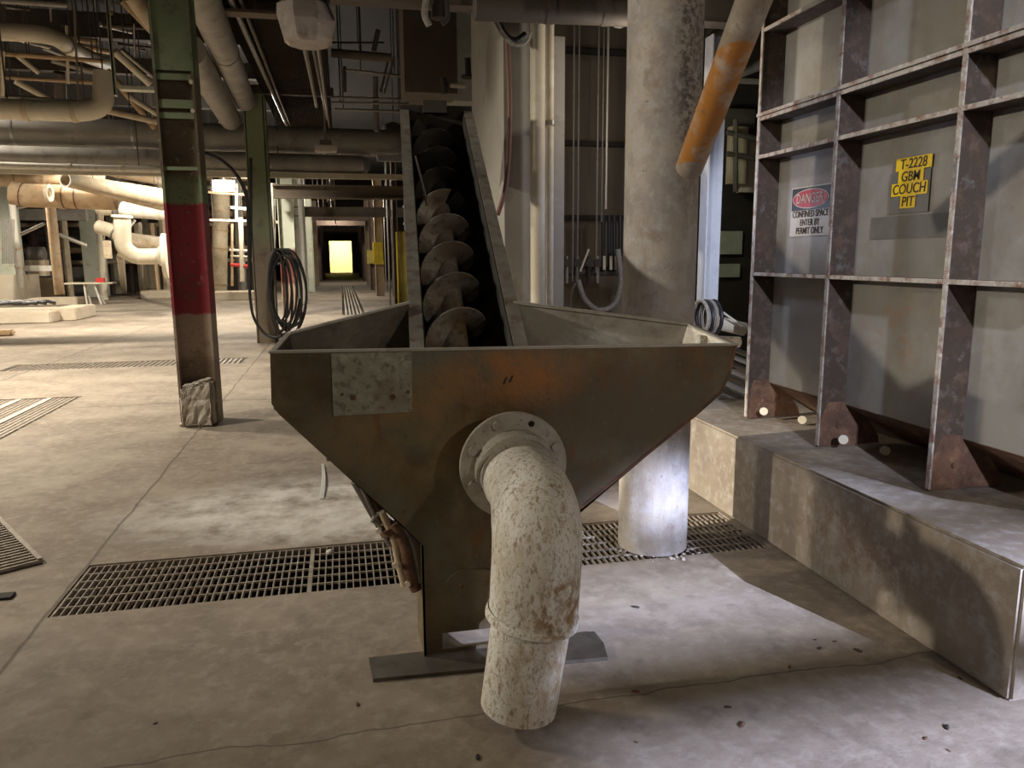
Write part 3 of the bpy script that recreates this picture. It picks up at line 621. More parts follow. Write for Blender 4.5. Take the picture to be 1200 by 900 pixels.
B('body', (1.22, 29.72, 1.22), (1.60, 29.98, 2.05), 'yellow', yb, .02); B('lid', (1.20, 29.70, 1.22), (1.62, 29.73, 1.35), 'yellow', yb)
o = B('switch_box', (1.16, 35.3, 1.2), (1.50, 35.48, 1.8), 'yellow_dull'); tag(o, 'small dull yellow box on the next column behind the bright one', 'box')
for i, (x, y0) in enumerate(((1.45, 24.0), (2.35, 24.3), (1.75, 29), (1.95, 30), (1.85, 33))):
    pipe('thin vertical conduit beside the dark aisle columns on the right', [(x, y0, 0), (x, y0, 4.4)], .03, 'steel', group='conduits on the right of the aisle', name='conduit', cat='conduit', seg=8)
o = pipe('white capped vertical pipe above the tall yellow cabinet', [(2.05, 24.4, 2.3), (2.05, 24.4, 4.4)], .06, 'white', rings=(.1, .35), ringm='white', rr=1.6)
# portal beams over the aisle
for (y, z, m, lb) in ((20.5, 2.98, 'beam', 'first cross beam over the aisle, below the silver pipes'), (28, 2.9, 'beam', 'wide dark cross beam over the aisle, second from the near end'), (37, 3.2, 'brown_col', 'third cross beam over the aisle'), (46, 3.3, 'brown_col', 'fourth cross beam over the aisle'), (60, 3.4, 'brown_col', 'farthest cross beam over the aisle')):
    bm = bmesh.new(); box(bm, (-1.6, y, z+.30), (2.4, y+.25, z+.34)); box(bm, (-1.6, y, z), (2.4, y+.25, z+.04)); box(bm, (-1.6, y+.1, z+.04), (2.4, y+.13, z+.30))
    o = new_obj('cross_beam', bm, m); tag(o, lb, 'beam')
pipe('thin pale pipe crossing the aisle under the second beam', [(-1.5, 27, 3.55), (2.0, 27, 3.65)], .04, 'steel')
for i in range(9):
    y = 22+i*2.2; x = -1.0+.12*(i % 3); z = 3.35+.12*(i % 4)
    pipe('thin overhead conduit among the tangle at the upper left of the aisle', [(x, y, z), (x+.55+.1*(i % 2), y, z), (x+.6, y+1.5, z-.15)], .025, ('steel', 'cream', 'rusty_tan')[i % 3], bend=.1, group='conduits above the aisle', name='conduit', cat='conduit', seg=8)
# ------------------------------------------------------------------ hose coil by the second column
HC = thing('hose_coil', 'black hose coil hanging against the second green column', 'hose', (-1.02, 13.85, .05))
ctr = at(333, 348, 13.85)
for i in range(13):
    hwid = (.15+.035*((i*3) % 5)); hh = .62+.10*((i*5) % 4)/3; dx = .09*((i*3) % 5-2)/2; dy = -.012*i; dz = .08-.05*(i % 3)
    pts = [ctr+Vector((dx+hwid*math.cos(t), dy, dz+(.74-hh)+hh*math.sin(t))) for t in [k*2*math.pi/30 for k in range(31)]]
    tube('loop', pts, .020, 'rubber', HC, seg=8)
pts = [at(294, 185, 13.8), at(294, 270, 13.8), at(292, 345, 13.8), at(297, 375, 13.8), at(312, 394, 13.8), at(330, 396, 13.8), at(345, 380, 13.8), at(352, 350, 13.8)]
tube('tail', pts, .024, 'rubber', HC, bend=.3, seg=8)
tube('hook', [at(318, 310, 13.95), at(334, 308, 13.85), at(334, 302, 13.7)], .02, 'steel', HC, bend=.05, seg=8)
pipe('dark cable dropping beside the second green column from the ceiling pipes', [at(205, 172, 13.6), at(262, 185, 13.6), at(290, 222, 13.6), at(293, 340, 13.7)], .03, 'rubber', bend=.5, name='cable', cat='cable', seg=8)

# ------------------------------------------------------------------ big overhead pipes across the hall
pipe('largest grey lagged duct running across the hall overhead, rounded silver end', [(-12, 15.3, 3.77), (.75, 15.3, 3.64), (1.12, 15.3, 3.66), (1.12, 15.9, 3.9)], .25, 'grey', bend=.35, rings=(.48, .62, .86), ringm='silver', rr=1.02, rw=.04, name='duct', cat='duct', seg=24)
pipe('second grey duct across the hall just under the largest one', [(-12, 15.1, 3.30), (.45, 15.1, 3.21)], .175, 'grey', name='duct', cat='duct', seg=22, rings=(.5, .7), ringm='grey', rr=1.03)
bm = bmesh.new(); bmesh.ops.create_uvsphere(bm, u_segments=22, v_segments=12, radius=.175, matrix=Matrix.Translation((.45, 15.1, 3.21)))
o = new_obj('end_cap', bm, 'silver', None, True); o.parent = None; tag(o, 'silver dome end of the second duct over the aisle', 'cap')
o = B('cross_rail', (-12, 14.95, 2.94), (1.42, 15.05, 3.04), 'cream'); tag(o, 'long pale cross rail below the two grey ducts', 'beam')
pipe('slim white pipe crossing the hall at left under the ducts', [at(-60, 192, 14.5), at(192, 199, 14.5)], .055, 'white', rings=(.55, .8), ringm='cream')
B_ = B('support_post', (1.35, 15, 0), (1.47, 15.12, 4.3), 'steel'); tag(B_, 'grey support post at the right end of the ducts, behind the trough', 'post')
tag(B('ledge_beam', (.75, 15.0, 3.28), (1.42, 15.1, 3.40), 'silver'), 'short pale steel ledge at the end of the second duct', 'beam')
# upper left pipes
pipe('grey lagged pipe at the top left, bending back into the dark', [at(-40, 36, 11), at(58, 39, 11), at(92, 62, 12.5), at(126, 75, 14.5)], .105, 'cream', bend=.8, rings=(.36,), ringm='tan', rr=1.12)
pipe('pale pipe at left with an upturned elbow beside the green hanger post', [at(-40, 126, 10), at(95, 131, 10), at(121, 125, 10), at(122, 84, 10)], .115, 'cream', bend=.42, rings=(.34, .62), ringm='tan', rr=1.08, rw=.06, seg=18)
hp = thing('hanger_post', 'pale green steel channel hanging from above at upper left', 'post', at(130, 110, 9.5))
p = at(122, -10, 9.5); q = at(136, 111, 9.5)
B('channel', (p.x+.02, 9.5, q.z), (q.x-.02, 9.52, 6.5), 'pale_green', hp); B('flange', (p.x+.0, 9.5, q.z), (p.x+.02, 9.6, 6.5), 'pale_green', hp)
tag(B('rail_beam', tuple(at(139, 100, 10.2)), tuple(at(186, 109, 10.35)), 'pale_green'), 'short pale green rail right of the hanger post', 'beam')
rust_lines = [((-10, 62), (124, 72), 11.5, .03, 'rusty_tan', 'rusty thin pipe under the top left lagged pipe'), ((0, 90), (110, 97), 13, .03, 'rusty_tan', 'dull thin pipe above the elbowed pale pipe'), ((3, 60), (3, 112), 11, .025, 'cream', 'short thin vertical pipe at the upper left edge'),
 ((0, 113), (112, 122), 12.5, .04, 'steel', 'steel pipe just behind the elbowed pale pipe'), ((58, 0), (60, 25), 11, .012, 'steel', 'thin hanger rod holding the top left lagged pipe'), ((87, 10), (92, 120), 10, .012, 'steel', 'thin hanger rod holding the elbowed pale pipe'),
 ((0, 0), (78, 5), 10.5, .04, 'steel', 'steel pipe along the very top left edge'), ((78, 30), (80, 98), 12.2, .02, 'cream', 'pale thin drop pipe behind the elbowed pipe'), ((120, 30), (185, 33), 12.5, .03, 'darkpipe', 'dark pipe crossing behind the green hanger post'),
 ((134, 60), (176, 98), 11, .05, 'cream', 'pale slanting pipe pair behind the hanger post, upper one'), ((142, 58), (180, 90), 11.3, .03, 'steel', 'thin slanting conduit next to the pale slanting pipe'), ((125, 82), (182, 150), 13, .05, 'rusty_tan', 'rusty slanting pipe dropping towards the largest duct'),
 ((150, 112), (186, 135), 12.8, .04, 'cream', 'pale slanting pipe near the red banded column top'), ((118, 128), (186, 143), 12.4, .05, 'tan', 'tan pipe running right from the upturned elbow'), ((143, 0), (183, 42), 12, .05, 'rusty_tan', 'rusty angled brace at the top beside the green column'),
 ((155, -5), (195, 50), 9, .09, 'tan', 'stubby tan pipe angled at the top behind the green column'), ((157, 28), (158, 75), 12, .012, 'steel', 'thin rod left of the green column near the top'), ((20, 65), (45, 85), 14, .04, 'cream', 'short pale brace in the upper left tangle'),
 ((60, 70), (110, 84), 14, .05, 'steel', 'grey brace crossing the upper left tangle'), ((18, 95), (60, 118), 14.2, .05, 'cream', 'pale angled brace above the ducts at left'), ((70, 85), (72, 135), 14.3, .09, 'darkpipe', 'dark thick drop pipe in the upper left tangle')]
for (a, b, Y, r, m, lb) in rust_lines: pipe(lb, [at(*a, Y), at(*b, Y+.3)], r, m, seg=10, name='rod' if 'rod' in lb else ('brace' if 'brace' in lb else 'pipe'), cat='rod' if 'rod' in lb else ('brace' if 'brace' in lb else 'pipe'))
for i in range(16):
    x = 6+i*11; y = 8+((i*37) % 50); Y = 15.5+(i % 5)*.8
    pipe('thin dim pipe in the dark clutter behind the upper left pipes', [at(x, y, Y), at(x+28+(i*13) % 40, y+3+(i*7) % 16, Y+.5)], .03+.012*(i % 3), ('darkpipe', 'steel', 'rusty_tan')[i % 3], group='dim pipes in the upper left clutter', seg=8)
# floor above, left hall
for i in range(5):
    y = 9.5+i*3.4
    o = B('ceiling_beam', (-22, y, 5.55+.1*(i % 2)), (-1.2, y+.22, 6.0), 'dark'); tag(o, 'dark ceiling beam crossing over the left hall, ' + ('nearest', 'second', 'third', 'fourth', 'farthest')[i]+' of the five', 'beam', 'ceiling beams of the left hall')
# along-aisle big pipes above second column
def along(label, a, b, Ya, Yb, r, m, **k): return pipe(label, [at(*a, Ya), at(*b, Yb)], r, m, **k)
along('large dark duct above the aisle running away right of the green column', (228, -25), (287, 118), 8.0, 14.0, .17, 'grey', rings=(.45,), ringm='steel', rr=1.05, name='duct', cat='duct', seg=20)
along('large dull duct running away left of the first, with a square end', (222, 58), (270, 140), 10.0, 14.6, .18, 'grey', name='duct', cat='duct', seg=20)
along('thin conduit along the left edge of the corrugated deck', (262, -20), (336, 146), 8.4, 17, .035, 'steel', name='conduit', cat='conduit')
along('thinner conduit beside the first along the corrugated deck', (274, -20), (340, 146), 8.4, 17, .022, 'darkpipe', name='conduit', cat='conduit')
# corrugated deck strip
bm = bmesh.new(); x0, x1 = -1.16, -.05; n = 160; rows = []
for y in (8.0, 17.6):
    rows.append([bm.verts.new((x0+(x1-x0)*i/n, y, 4.22+(.010 if (i//2) % 2 else 0))) for i in range(n+1)])
for i in range(n): bm.faces.new((rows[0][i], rows[0][i+1], rows[1][i+1], rows[1][i]))
bmesh.ops.solidify(bm, geom=bm.faces, thickness=.004)
tag(new_obj('corrugated_deck', bm, 'deck'), 'corrugated brown metal deck strip over the aisle', 'deck')
tag(B('deck_joist', tuple(at(247, 12, 9.0)), tuple(at(330, 20, 9.2)), 'beam'), 'short brown joist under the near end of the corrugated deck', 'beam')
tag(B('deck_joist', (-1.6, 17.6, 4.02), (1.5, 17.8, 4.2), 'beam'), 'brown joist under the far end of the corrugated deck', 'beam')
# right of deck: dark with conduits
for i, (a, b, Y, r, m) in enumerate((((388, 62), (458, 68), 13, .07, 'beam'), ((405, 82), (440, 85), 13, .02, 'steel'), ((388, 114), (480, 117), 13, .022, 'steel'), ((388, 120), (478, 122), 13, .02, 'steel'), ((392, 128), (478, 131), 13, .022, 'steel'),
      ((440, 90), (441, 154), 13.2, .045, 'steel'), ((462, 66), (450, 110), 13, .02, 'steel'), ((456, 66), (446, 108), 13, .02, 'darkpipe'), ((434, 85), (490, 92), 13, .022, 'steel'), ((443, 35), (438, 60), 13, .04, 'darkpipe'), ((388, 50), (450, 50), 15, .02, 'darkpipe'), ((404, 78), (404, 108), 14, .03, 'darkpipe'))):
    lbs = ['thick brown bar under the dark ceiling right of the deck', 'short conduit just below the thick brown bar', 'topmost of three level conduits left of the trough top', 'middle of three level conduits left of the trough top', 'lowest of three level conduits left of the trough top',
           'grey drop pipe crossing the three level conduits', 'slanted thin conduit right of the thick brown bar', 'darker slanted conduit beside the pale slanted one', 'conduit sloping to the grey wall box behind the trough', 'short dark pipe above the thick brown bar', 'dark level conduit high in the gap right of the deck', 'dark short drop pipe right of the deck']
    pipe(lbs[i], [at(*a, Y), at(*b, Y)], r, m, name='conduit', cat='conduit', seg=10)
# hanging lamps
def lamp_hood(c, label):
    t = thing('hanging_lamp', label, 'lamp', c)
    bm = bmesh.new(); 
    sec = [(.15, .155, .11), (.18, .17, .09), (.185, .17, .03), (.15, .15, -.11), (.12, .13, -.135)]
    rows = []
    for (a, b, z) in sec:
        ring = []
        for k in range(8):
            an = math.pi/8+k*math.pi/4; ring.append(bm.verts.new(c+Vector((a*1.08*math.cos(an), b*1.08*math.sin(an), z))))
        rows.append(ring)
    for r0, r1 in zip(rows, rows[1:]):
        for k in range(8): bm.faces.new((r0[k], r0[(k+1) % 8], r1[(k+1) % 8], r1[k]))
    bm.faces.new(rows[0]); bm.faces.new(rows[-1][::-1]); new_obj('lens', bm, 'lampshell', t)
    bm = bmesh.new(); box(bm, c+Vector((-.15, -.15, .11)), c+Vector((.15, .15, .16)), .01); new_obj('housing', bm, 'darkpipe', t)
    for s in (-1, 1): tube('bracket', [c+Vector((s*.09, 0, .16)), c+Vector((s*.09, 0, .8))], .012, 'steel', t, seg=8)
    tube('power_cord', [c+Vector((.05, 0, .15)), c+Vector((.12, -.16, .10)), c+Vector((.17, -.1, .0))], .007, 'rubber', t, bend=.05, seg=8)
    return t
lamp_hood(at(360, 27, 5.4), 'dusty unlit lamp hanging at the top over the aisle')
for i, (a, b, Ya, Yb) in enumerate((((356, 50), (371, 125), 6.2, 11), ((372, 50), (386, 150), 6.4, 14), ((366, 50), (383, 140), 6.8, 13.5))):
    pipe(['left', 'right', 'middle'][i]+' one of the three thin conduits running away behind the dusty lamp', [at(*a, Ya), at(*b, Yb)], .016 if i else .02, 'steel', name='conduit', cat='conduit', group='conduits behind the dusty lamp', seg=8)
l2 = thing('hanging_lamp', 'small box lamp on a rod hanging under the grey duct', 'lamp', at(382, 174, 14))
p = at(382, 174, 14)
B('box', p+Vector((-.19, -.12, -.06)), p+Vector((.19, .12, .05)), 'lampshell', l2, .015); B('ballast', p+Vector((-.10, -.1, .05)), p+Vector((.10, .1, .13)), 'darkpipe', l2); tube('rod', [p+Vector((0, 0, .1)), p+Vector((0, 0, .95))], .02, 'steel', l2, seg=8)
# bright lamp in the left hall
gl = at(262, 217, 22); G = thing('flood_lamp', 'glaring white flood lamp left of the second green column', 'lamp', gl)
B('glass', gl+Vector((-.24, -.10, -.14)), gl+Vector((.26, -.06, .10)), 'glow', G, .02); B('housing', gl+Vector((-.28, -.05, -.17)), gl+Vector((.30, .15, .13)), 'darkpipe', G)
tube('stem', [gl+Vector((0, .1, .1)), Vector((gl.x, gl.y+.1, 7.0))], .03, 'darkpipe', G, seg=8)
light('POINT', gl+Vector((0, -.5, 0)), 420, (1, .96, .88), .25)
light('SPOT', (-5.5, 19.5, 3.9), 450, CREAM, .12, (-5.5, 20.5, 0), cone=140, blend=.8)
light('SPOT', (-9.5, 24, 4.4), 1300, CREAM, .12, (-9.5, 25, 0), cone=140, blend=.8)
light('POINT', (-0.3, 31.0, 3.8), 380, CREAM, .10)
light('POINT', (-0.3, 45.0, 3.8), 260, CREAM, .10)
light('POINT', (-3.5, 29.0, 3.4), 330, CREAM, .12)

# ------------------------------------------------------------------ left hall machinery
pipe('rust tan pipe crossing at far left under the white pipe', [at(-40, 209, 20), at(76, 212, 20)], .16, 'rusty_tan', rings=(.5, .8), ringm='rusty_tan', rr=1.05)
pipe('wide tan duct with a turned down left elbow at far left', [at(14, 226, 19.5), at(30, 229, 19.5), at(136, 233, 19.5)], .26, 'rusty_tan', rings=(.1, .5, .62), ringm='rust', rr=1.015, rw=.03, seg=20, name='duct', cat='duct')
# open ended pipe
oe = thing('pipe', 'open ended tan pipe running right above the wide tan duct', 'pipe', at(77, 211, 18))
a = at(77, 211, 18); b = at(190, 234, 20.5); d = (b-a).normalized(); bm = bmesh.new(); sweep(bm, [a, b], [.14, .27], 18, cap=False); sweep(bm, [a, a+d*.5], [.12, .12], 18, cap=False); disc(bm, a+d*.5, d, .13, .01, 18); new_obj('barrel', bm, 'tan', oe, True); Dk('open_rim', a, d, .15, .03, 'white', oe, hole=.12)
pipe('fat cream pipe stub above the open ended pipe', [at(20, 190, 21), at(120, 204, 21)], .26, 'cream', rings=(.2, .3), ringm='rust', rr=1.02, rw=.03)
pipe('tan pipe sloping above the open ended pipe towards the red banded column', [at(125, 201, 23), at(192, 212, 23)], .13, 'rusty_tan')
pipe('white lagged pipe running right from the black bolted flange', [at(139, 243, 21.5), at(150, 246, 21.5), at(200, 250, 21.5)], .19, 'white', rings=(.3, .5, .8), ringm='cream', rr=1.02)
Dk('pipe_flange', at(139, 246, 21.4), (1, -.25, -.3), .27, .06, 'darkpipe'); o = bpy.data.objects['pipe_flange.001'] if 'pipe_flange.001' in bpy.data.objects else None
if o is not None: tag(o, 'black bolted ring flange at the left end of the white lagged pipe', 'flange')
pipe('short cream pipe meeting the black bolted flange', [at(116, 244, 21.8), at(137, 245, 21.6)], .17, 'cream')
pipe('short cream pipe with a rounded end below the black flange', [at(116, 266, 21.8), at(134, 271, 21.6), at(140, 276, 21.5)], .18, 'cream', bend=.2, rings=(.9,), ringm='steel', rr=1.15)
U = pipe('big cream elbow pipe turning right into a wide flange', [at(143, 252, 21), at(144, 290, 21), at(158, 301, 21), at(192, 300, 21)], .20, 'cream', bend=.7, rings=(.02, .96), ringm='white', rr=1.25, rw=.06, seg=20)
pipe('greyer pipe behind the big cream elbow', [at(150, 281, 22.5), at(192, 287, 22.5)], .20, 'tan', seg=18)
Dk('blind_flange', at(194, 300, 20.9), (1, .08, 0), .56, .10, 'cream'); tag(bpy.data.objects['blind_flange'], 'wide white round flange at the end of the big cream elbow', 'flange')
pb_ = lambda lb, x0, x1, yt, yb, Y, m, dpt=.3, name='post', cat='post': tag(B(name, tuple(at(x0, yb, Y)), tuple(at(x1, yt, Y)+Vector((0, dpt, 0))), m), lb, cat)
def post(lb, x0, x1, yt, ybot, m, name='post', cat='post', dpt=.3):
    Y = fl((x0+x1)/2, ybot).y; a = at(x0, ybot, Y); b = at(x1, yt, Y); return tag(B(name, (a.x, Y, 0), (b.x, Y+dpt, b.z), m), lb, cat)
post('pale green square column at the far left edge', -14, 14, 217, 357, 'pale_green', 'steel_column', 'column')
pipe('thin white leaning pipe at the right of the far left column', [at(12, 218, 27), fl(27, 357)], .10, 'white', rings=(.5, .66, .95), ringm='tan', rr=1.3)
bm = bmesh.new()
for i in range(7): q = at(3+i*2.2, 257, 26.5); sweep(bm, [q, at(3+i*2.2, 309, 26.5)], .02, 6)
tag(new_obj('cable_bundle', bm, 'steel', None, True), 'hanging bundle of grey cables on the far left column', 'cables')
post('pale green column with a white foot between the tan duct and trestle', 101, 117, 241, 348, 'pale_green', 'steel_column', 'column')
pipe('cream vertical pipe at the right side of that pale green column', [at(115, 241, 31), fl(123, 352)], .12, 'cream')
pipe('rusty vertical post standing on the brown block at left', [at(59, 240, 24), at(70, 345, 24)], .13, 'rusty_tan')
post('second rusty flat post behind the first one at left', 68, 74, 262, 345, 'tan_col')
pipe('slim cream post under the big cream elbow', [at(141, 300, 23), fl(146, 345)], .10, 'cream')
post('tan column behind the big cream elbow', 164, 181, 262, 346, 'tan_col', 'steel_column', 'column')
pipe('thin white upright pipe left of the tan column by the elbow', [at(164, 262, 27), fl(167, 345)], .05, 'white')
pipe('thin rust upright pipe right of the tan column by the elbow', [at(178, 262, 27), at(186, 340, 27)], .05, 'rusty_tan')
tag(B('hall_beam', at(18, 258, 30), at(103, 246, 30.3), 'grey'), 'level grey beam behind the rusty post at left', 'beam')
def block(lb, x0, x1, yt, ybot, m, dpt, name='concrete_block', cat='block', bev=.02):
    Y = fl((x0+x1)/2, ybot).y; a = at(x0, ybot, Y); b = at(x1, yt, Y); bm = bmesh.new(); box(bm, (a.x, Y, 0), (b.x, Y+dpt, b.z), bev); return tag(new_obj(name, bm, m), lb, cat)
block('low concrete pad nearest at the left edge of the hall', -60, 58, 366, 380, 'block', 2.2, 'machine_pad', 'pad')
block('smaller raised end block of the nearest concrete pad', 59, 88, 361, 376, 'block', 1.6, 'machine_pad', 'pad')
block('thin pale slab behind the nearest pad, under the brown block', 32, 90, 349, 358, 'block', 1.0, 'machine_pad', 'pad')
block('square brown block behind the pads at left', 27, 68, 325, 349, 'rusty_tan', 1.5, 'concrete_block', 'block')
block('whitish block at the foot of the pale column at the left edge', -20, 25, 322, 358, 'block', 1.5, 'concrete_block', 'block')
block('grey tan upright box behind the trestle', 82, 103, 313, 344, 'grey', 1.2, 'machine_box', 'machine')
block('low pad just left of the red banded column', 165, 202, 341, 350, 'block', 1.5, 'machine_pad', 'pad')
block('long low pad right of the red banded column', 246, 300, 342, 352, 'block', 1.5, 'machine_pad', 'pad')
mp_ = thing('pump', 'small dark pump motor on the brown machine base', 'pump', at(45, 312, 30))
p = at(43, 298, 30); tube('motor', [p+Vector((-.25, 0, 0)), p+Vector((.25, 0, 0))], .26, 'steel', mp_, seg=16); B('foot', p+Vector((-.3, -.2, -.75)), p+Vector((.3, .2, -.2)), 'tan', mp_)
tag(B('guard_rail', at(25, 318, 28.6), at(62, 311, 28.7), 'white'), 'white rail above the brown machine base', 'rail')
bm = bmesh.new()
q = at(17, 357, 21.0)
for i in range(5): sweep(bm, [q+Vector((-1.0+.3*i, 0, .02+.03*(i % 2))), q+Vector((-.5+.3*i, .1, .07)), q+Vector((.1+.2*i, 0, .02))], .045, 8)
tag(new_obj('hose_heap', bm, 'rubber', None, True), 'heap of black hose lying on the nearest concrete pad', 'hose')
tr = thing('trestle_table', 'low trestle table with a plank top and thin splayed legs at left', 'table', fl(103, 357))
Yt = fl(103, 357).y; z = at(100, 331, Yt).z; xa, xb = at(77, 331, Yt).x, at(134, 331, Yt).x
B('top', (xa, Yt-.2, z-.05), (xb, Yt+.3, z), 'cream', tr)
for (x, dx) in ((at(100, 340, Yt).x, .1), (at(112, 340, Yt).x, .3)):
    for yy in (-.15, .25): tube('leg', [(x, Yt+yy*.5, z-.05), (x+dx*.6, Yt+yy, 0)], .035, 'white', tr, seg=8)
p = at(117, 328.5, Yt-.1); tag(B('red_bag', p+Vector((-.12, -.06, -.08)), p+Vector((.14, .1, .08)), 'red'), 'small red bundle lying on the trestle table', 'bag')
# ring hook on duct
tag(Dk('hanging_ring', at(57, 226, 19.0), (1, -.1, 0), .19, .06, 'cream', hole=.12), 'white open ring hanging below the open ended pipe', 'ring')
# behind column 1 on the right: boiler like vertical pipe etc
V_ = pipe('tan vertical tank pipe with a domed top below the flood lamp', [fl(257, 346), at(258, 240, fl(257, 346).y)], .30, 'tan', rings=(.12, .52, .72), ringm='rusty_tan', rr=1.08, seg=20)
pipe('reddish tan chimney like pipe directly under the flood lamp', [at(259, 262, 33), at(259, 222, 33)], .34, 'tan')
for i, (a, b, r, m) in enumerate((((244, 258), (290, 259), .05, 'white'), ((269, 293), (290, 294), .05, 'white'), ((270, 300), (290, 301), .04, 'cream'), ((277, 215), (277, 258), .05, 'white'), ((282, 255), (284, 330), .09, 'cream'), ((244, 225), (290, 228), .05, 'rusty_tan'), ((270, 243), (292, 245), .06, 'cream'),
      ((272, 262), (272, 335), .05, 'rusty_tan'), ((319, 215), (319, 300), .12, 'white'), ((322, 260), (332, 262), .06, 'cream'), ((244, 205), (290, 207), .07, 'cream'), ((270, 310), (290, 312), .07, 'red'))):
    lbs = ['white level pipe crossing just above the tan vertical tank pipe', 'white upper handrail right of the tan tank pipe', 'cream lower handrail right of the tan tank pipe', 'thin white upright right of the flood lamp', 'cream upright pipe right of the tan tank pipe', 'rusty level pipe behind the flood lamp',
           'cream level pipe above the upright cream pipe', 'thin rusty upright beside the tan tank pipe', 'white upright seen between the second and third columns', 'short cream pipe seen between the second and third columns', 'cream level pipe above the flood lamp', 'red pipe low behind the handrails']
    pipe(lbs[i], [at(*a, 30), at(*b, 30)], r, m, seg=10)
for i in range(12):
    xx = -14+i*.9; pipe('upright pipe in the far clutter of the left hall', [(xx, 33+(i*3) % 4, 0), (xx, 33+(i*3) % 4, 5)], .09+.05*(i % 3), ('tan', 'cream', 'brown_col', 'grey')[i % 4], group='far upright pipes of the left hall', seg=8)
for i in range(9):
    z = 1.3+.5*i; pipe('level pipe in the far clutter of the left hall', [(-16, 34.5+i % 3, z), (-3.4, 34.5+i % 3, z+.1)], .08+.05*(i % 3), ('tan', 'rusty_tan', 'darkpipe')[i % 3], group='far level pipes of the left hall', seg=8)
for i, (a, b, r, m) in enumerate((((118, 205), (190, 228), .05, 'darkpipe'), ((20, 243), (55, 236), .05, 'grey'), ((24, 275), (52, 262), .04, 'steel'), ((70, 275), (102, 288), .05, 'steel'), ((120, 240), (122, 300), .02, 'rusty_tan'), ((150, 268), (158, 258), .04, 'cream'))):
    pipe(['dark sloping pipe under the open ended pipe', 'short grey pipe under the wide tan duct', 'thin cable slung left of the rusty post', 'thin cable slung right of the rusty post', 'hanging chain rod by the cream upright', 'short brace by the black bolted flange'][i], [at(*a, 22), at(*b, 22)], r, m, seg=8)
tag(B('hanging_box', at(122, 303, 20.5), at(130, 282, 20.7), 'tan'), 'small tan box hanging left of the big cream elbow', 'box')
bm = bmesh.new(); p = fl(2, 394); box(bm, (p.x-.35, p.y-.05, 0), (p.x+.2, p.y+.15, .12), .03); tag(new_obj('wood_offcut', bm, 'rusty_tan'), 'small brown lump on the floor at the left edge', 'wood')
bm = bmesh.new(); p = fl(8, 699); box(bm, (p.x-.1, p.y-.04, 0), (p.x+.03, p.y+.02, .012)); tag(new_obj('steel_scrap', bm, 'dark'), 'dark scrap on the floor at the lower left edge', 'scrap')

# ------------------------------------------------------------------ middle background: pier, wall, pipes, manifold
o = B('concrete_pier', (1.065, 5.0, 0), (1.37, 6.2, 3.6), 'pier'); tag(o, 'pale square concrete pier directly behind the screw trough', 'pier')
o = B('overhead_beam', (.0, 4.72, 2.955), (3.2, 4.86, 3.5), 'beam'); tag(o, 'brown concrete beam along the top, carried over the square pier', 'beam')
o = B('near_ledge', (.60, 6.9, 2.9), (1.06, 7.3, 7.0), 'beam'); tag(o, 'dark ledge block left of the pier top', 'beam')
WB = B('process_wall', (1.38, 6.25, 0), (2.75, 6.4, 4.2), 'wallb'); tag(WB, 'dark brown panelled wall behind the hoses and round column', 'wall')
pipe('cream vertical pipe right of the pier, thickest of the wall pipes', [at(630, 22, 4.9), Vector((at(630, 22, 4.9).x-.0, 4.9, 0))], .048, 'cream')
pipe('slimmer pale vertical pipe beside the thickest wall pipe', [at(645, 24, 4.95), Vector((at(645, 24, 4.95).x, 4.95, 0))], .024, 'cream', rings=(.21, .62), ringm='steel', rr=1.4, rw=.03)
x = at(655, 100, 5.1).x; tag(B('wall_channel', (x-.035, 5.1, 0), (x+.04, 5.16, 2.92), 'pier'), 'flat pale upright channel right of the wall pipes', 'channel')
for i, (px, y0, y1, r, m, lb) in enumerate(((673, 28, 330, .007, 'steel', 'leftmost thin rod hanging on the brown wall'), (679, 28, 330, .006, 'steel', 'second thin rod from the left on the brown wall'), (702, 28, 320, .007, 'steel', 'third thin rod on the brown wall'), (708, 28, 260, .005, 'steel', 'fourth, thinnest rod on the brown wall'), (713, 26, 245, .009, 'bright_steel', 'brightest shiny rod hanging on the brown wall'), (739, 30, 190, .007, 'steel', 'thin rod closest to the round column'))):
    pipe(lb, [at(px, y0, 5.5), Vector((at(px, y0, 5.5).x, 5.5, at(px, y1, 5.5).z))], r, m, name='rod', cat='rod', seg=8)
for z_, lb in ((at(700, 60, 6.2).z, 'upper dark seam rail across the brown wall'), (at(700, 168, 6.2).z, 'middle dark seam rail across the brown wall'), (at(700, 255, 6.2).z, 'lower dark seam rail across the brown wall')):
    tag(B('wall_rail', (1.55, 6.2, z_-.02), (2.6, 6.25, z_+.02), 'dark'), lb, 'rail')
mn = thing('hose_manifold', 'dark valve manifold with hoses on the brown wall behind the hopper', 'manifold', at(700, 310, 5.6))
a = at(662, 318, 5.6); b = at(738, 318, 5.6); tube('header', [a, b], .035, 'darkpipe', mn)
for px in (664, 676, 690, 700): tube('valve', [at(px, 300, 5.55), at(px, 332, 5.55)], .018, 'steel' if px % 3 else 'dark', mn, seg=10); Dk('valve_wheel', at(px, 308, 5.5), (0, 1, 0), .03, .02, 'dark', mn, seg=14)
for px in (707, 714, 720, 727): tube('hose_tail', [at(px, 252, 5.55), at(px, 318, 5.55)], .016, 'rubber', mn, seg=8)
for px in (708, 716, 722): tube('nipple', [at(px, 300, 5.5), at(px, 316, 5.5)], .012, 'cream', mn, seg=8)
tube('looped_hose', [at(724, 292, 5.4), at(729, 330, 5.4), at(722, 358, 5.4), at(702, 366, 5.4), at(684, 352, 5.4), at(677, 328, 5.4)], .022, 'greyhose', mn, bend=.15, seg=10)
tube('looped_hose', [at(676, 328, 5.5), at(668, 345, 5.5), at(669, 380, 5.5)], .010, 'steel', mn, bend=.1, seg=8)
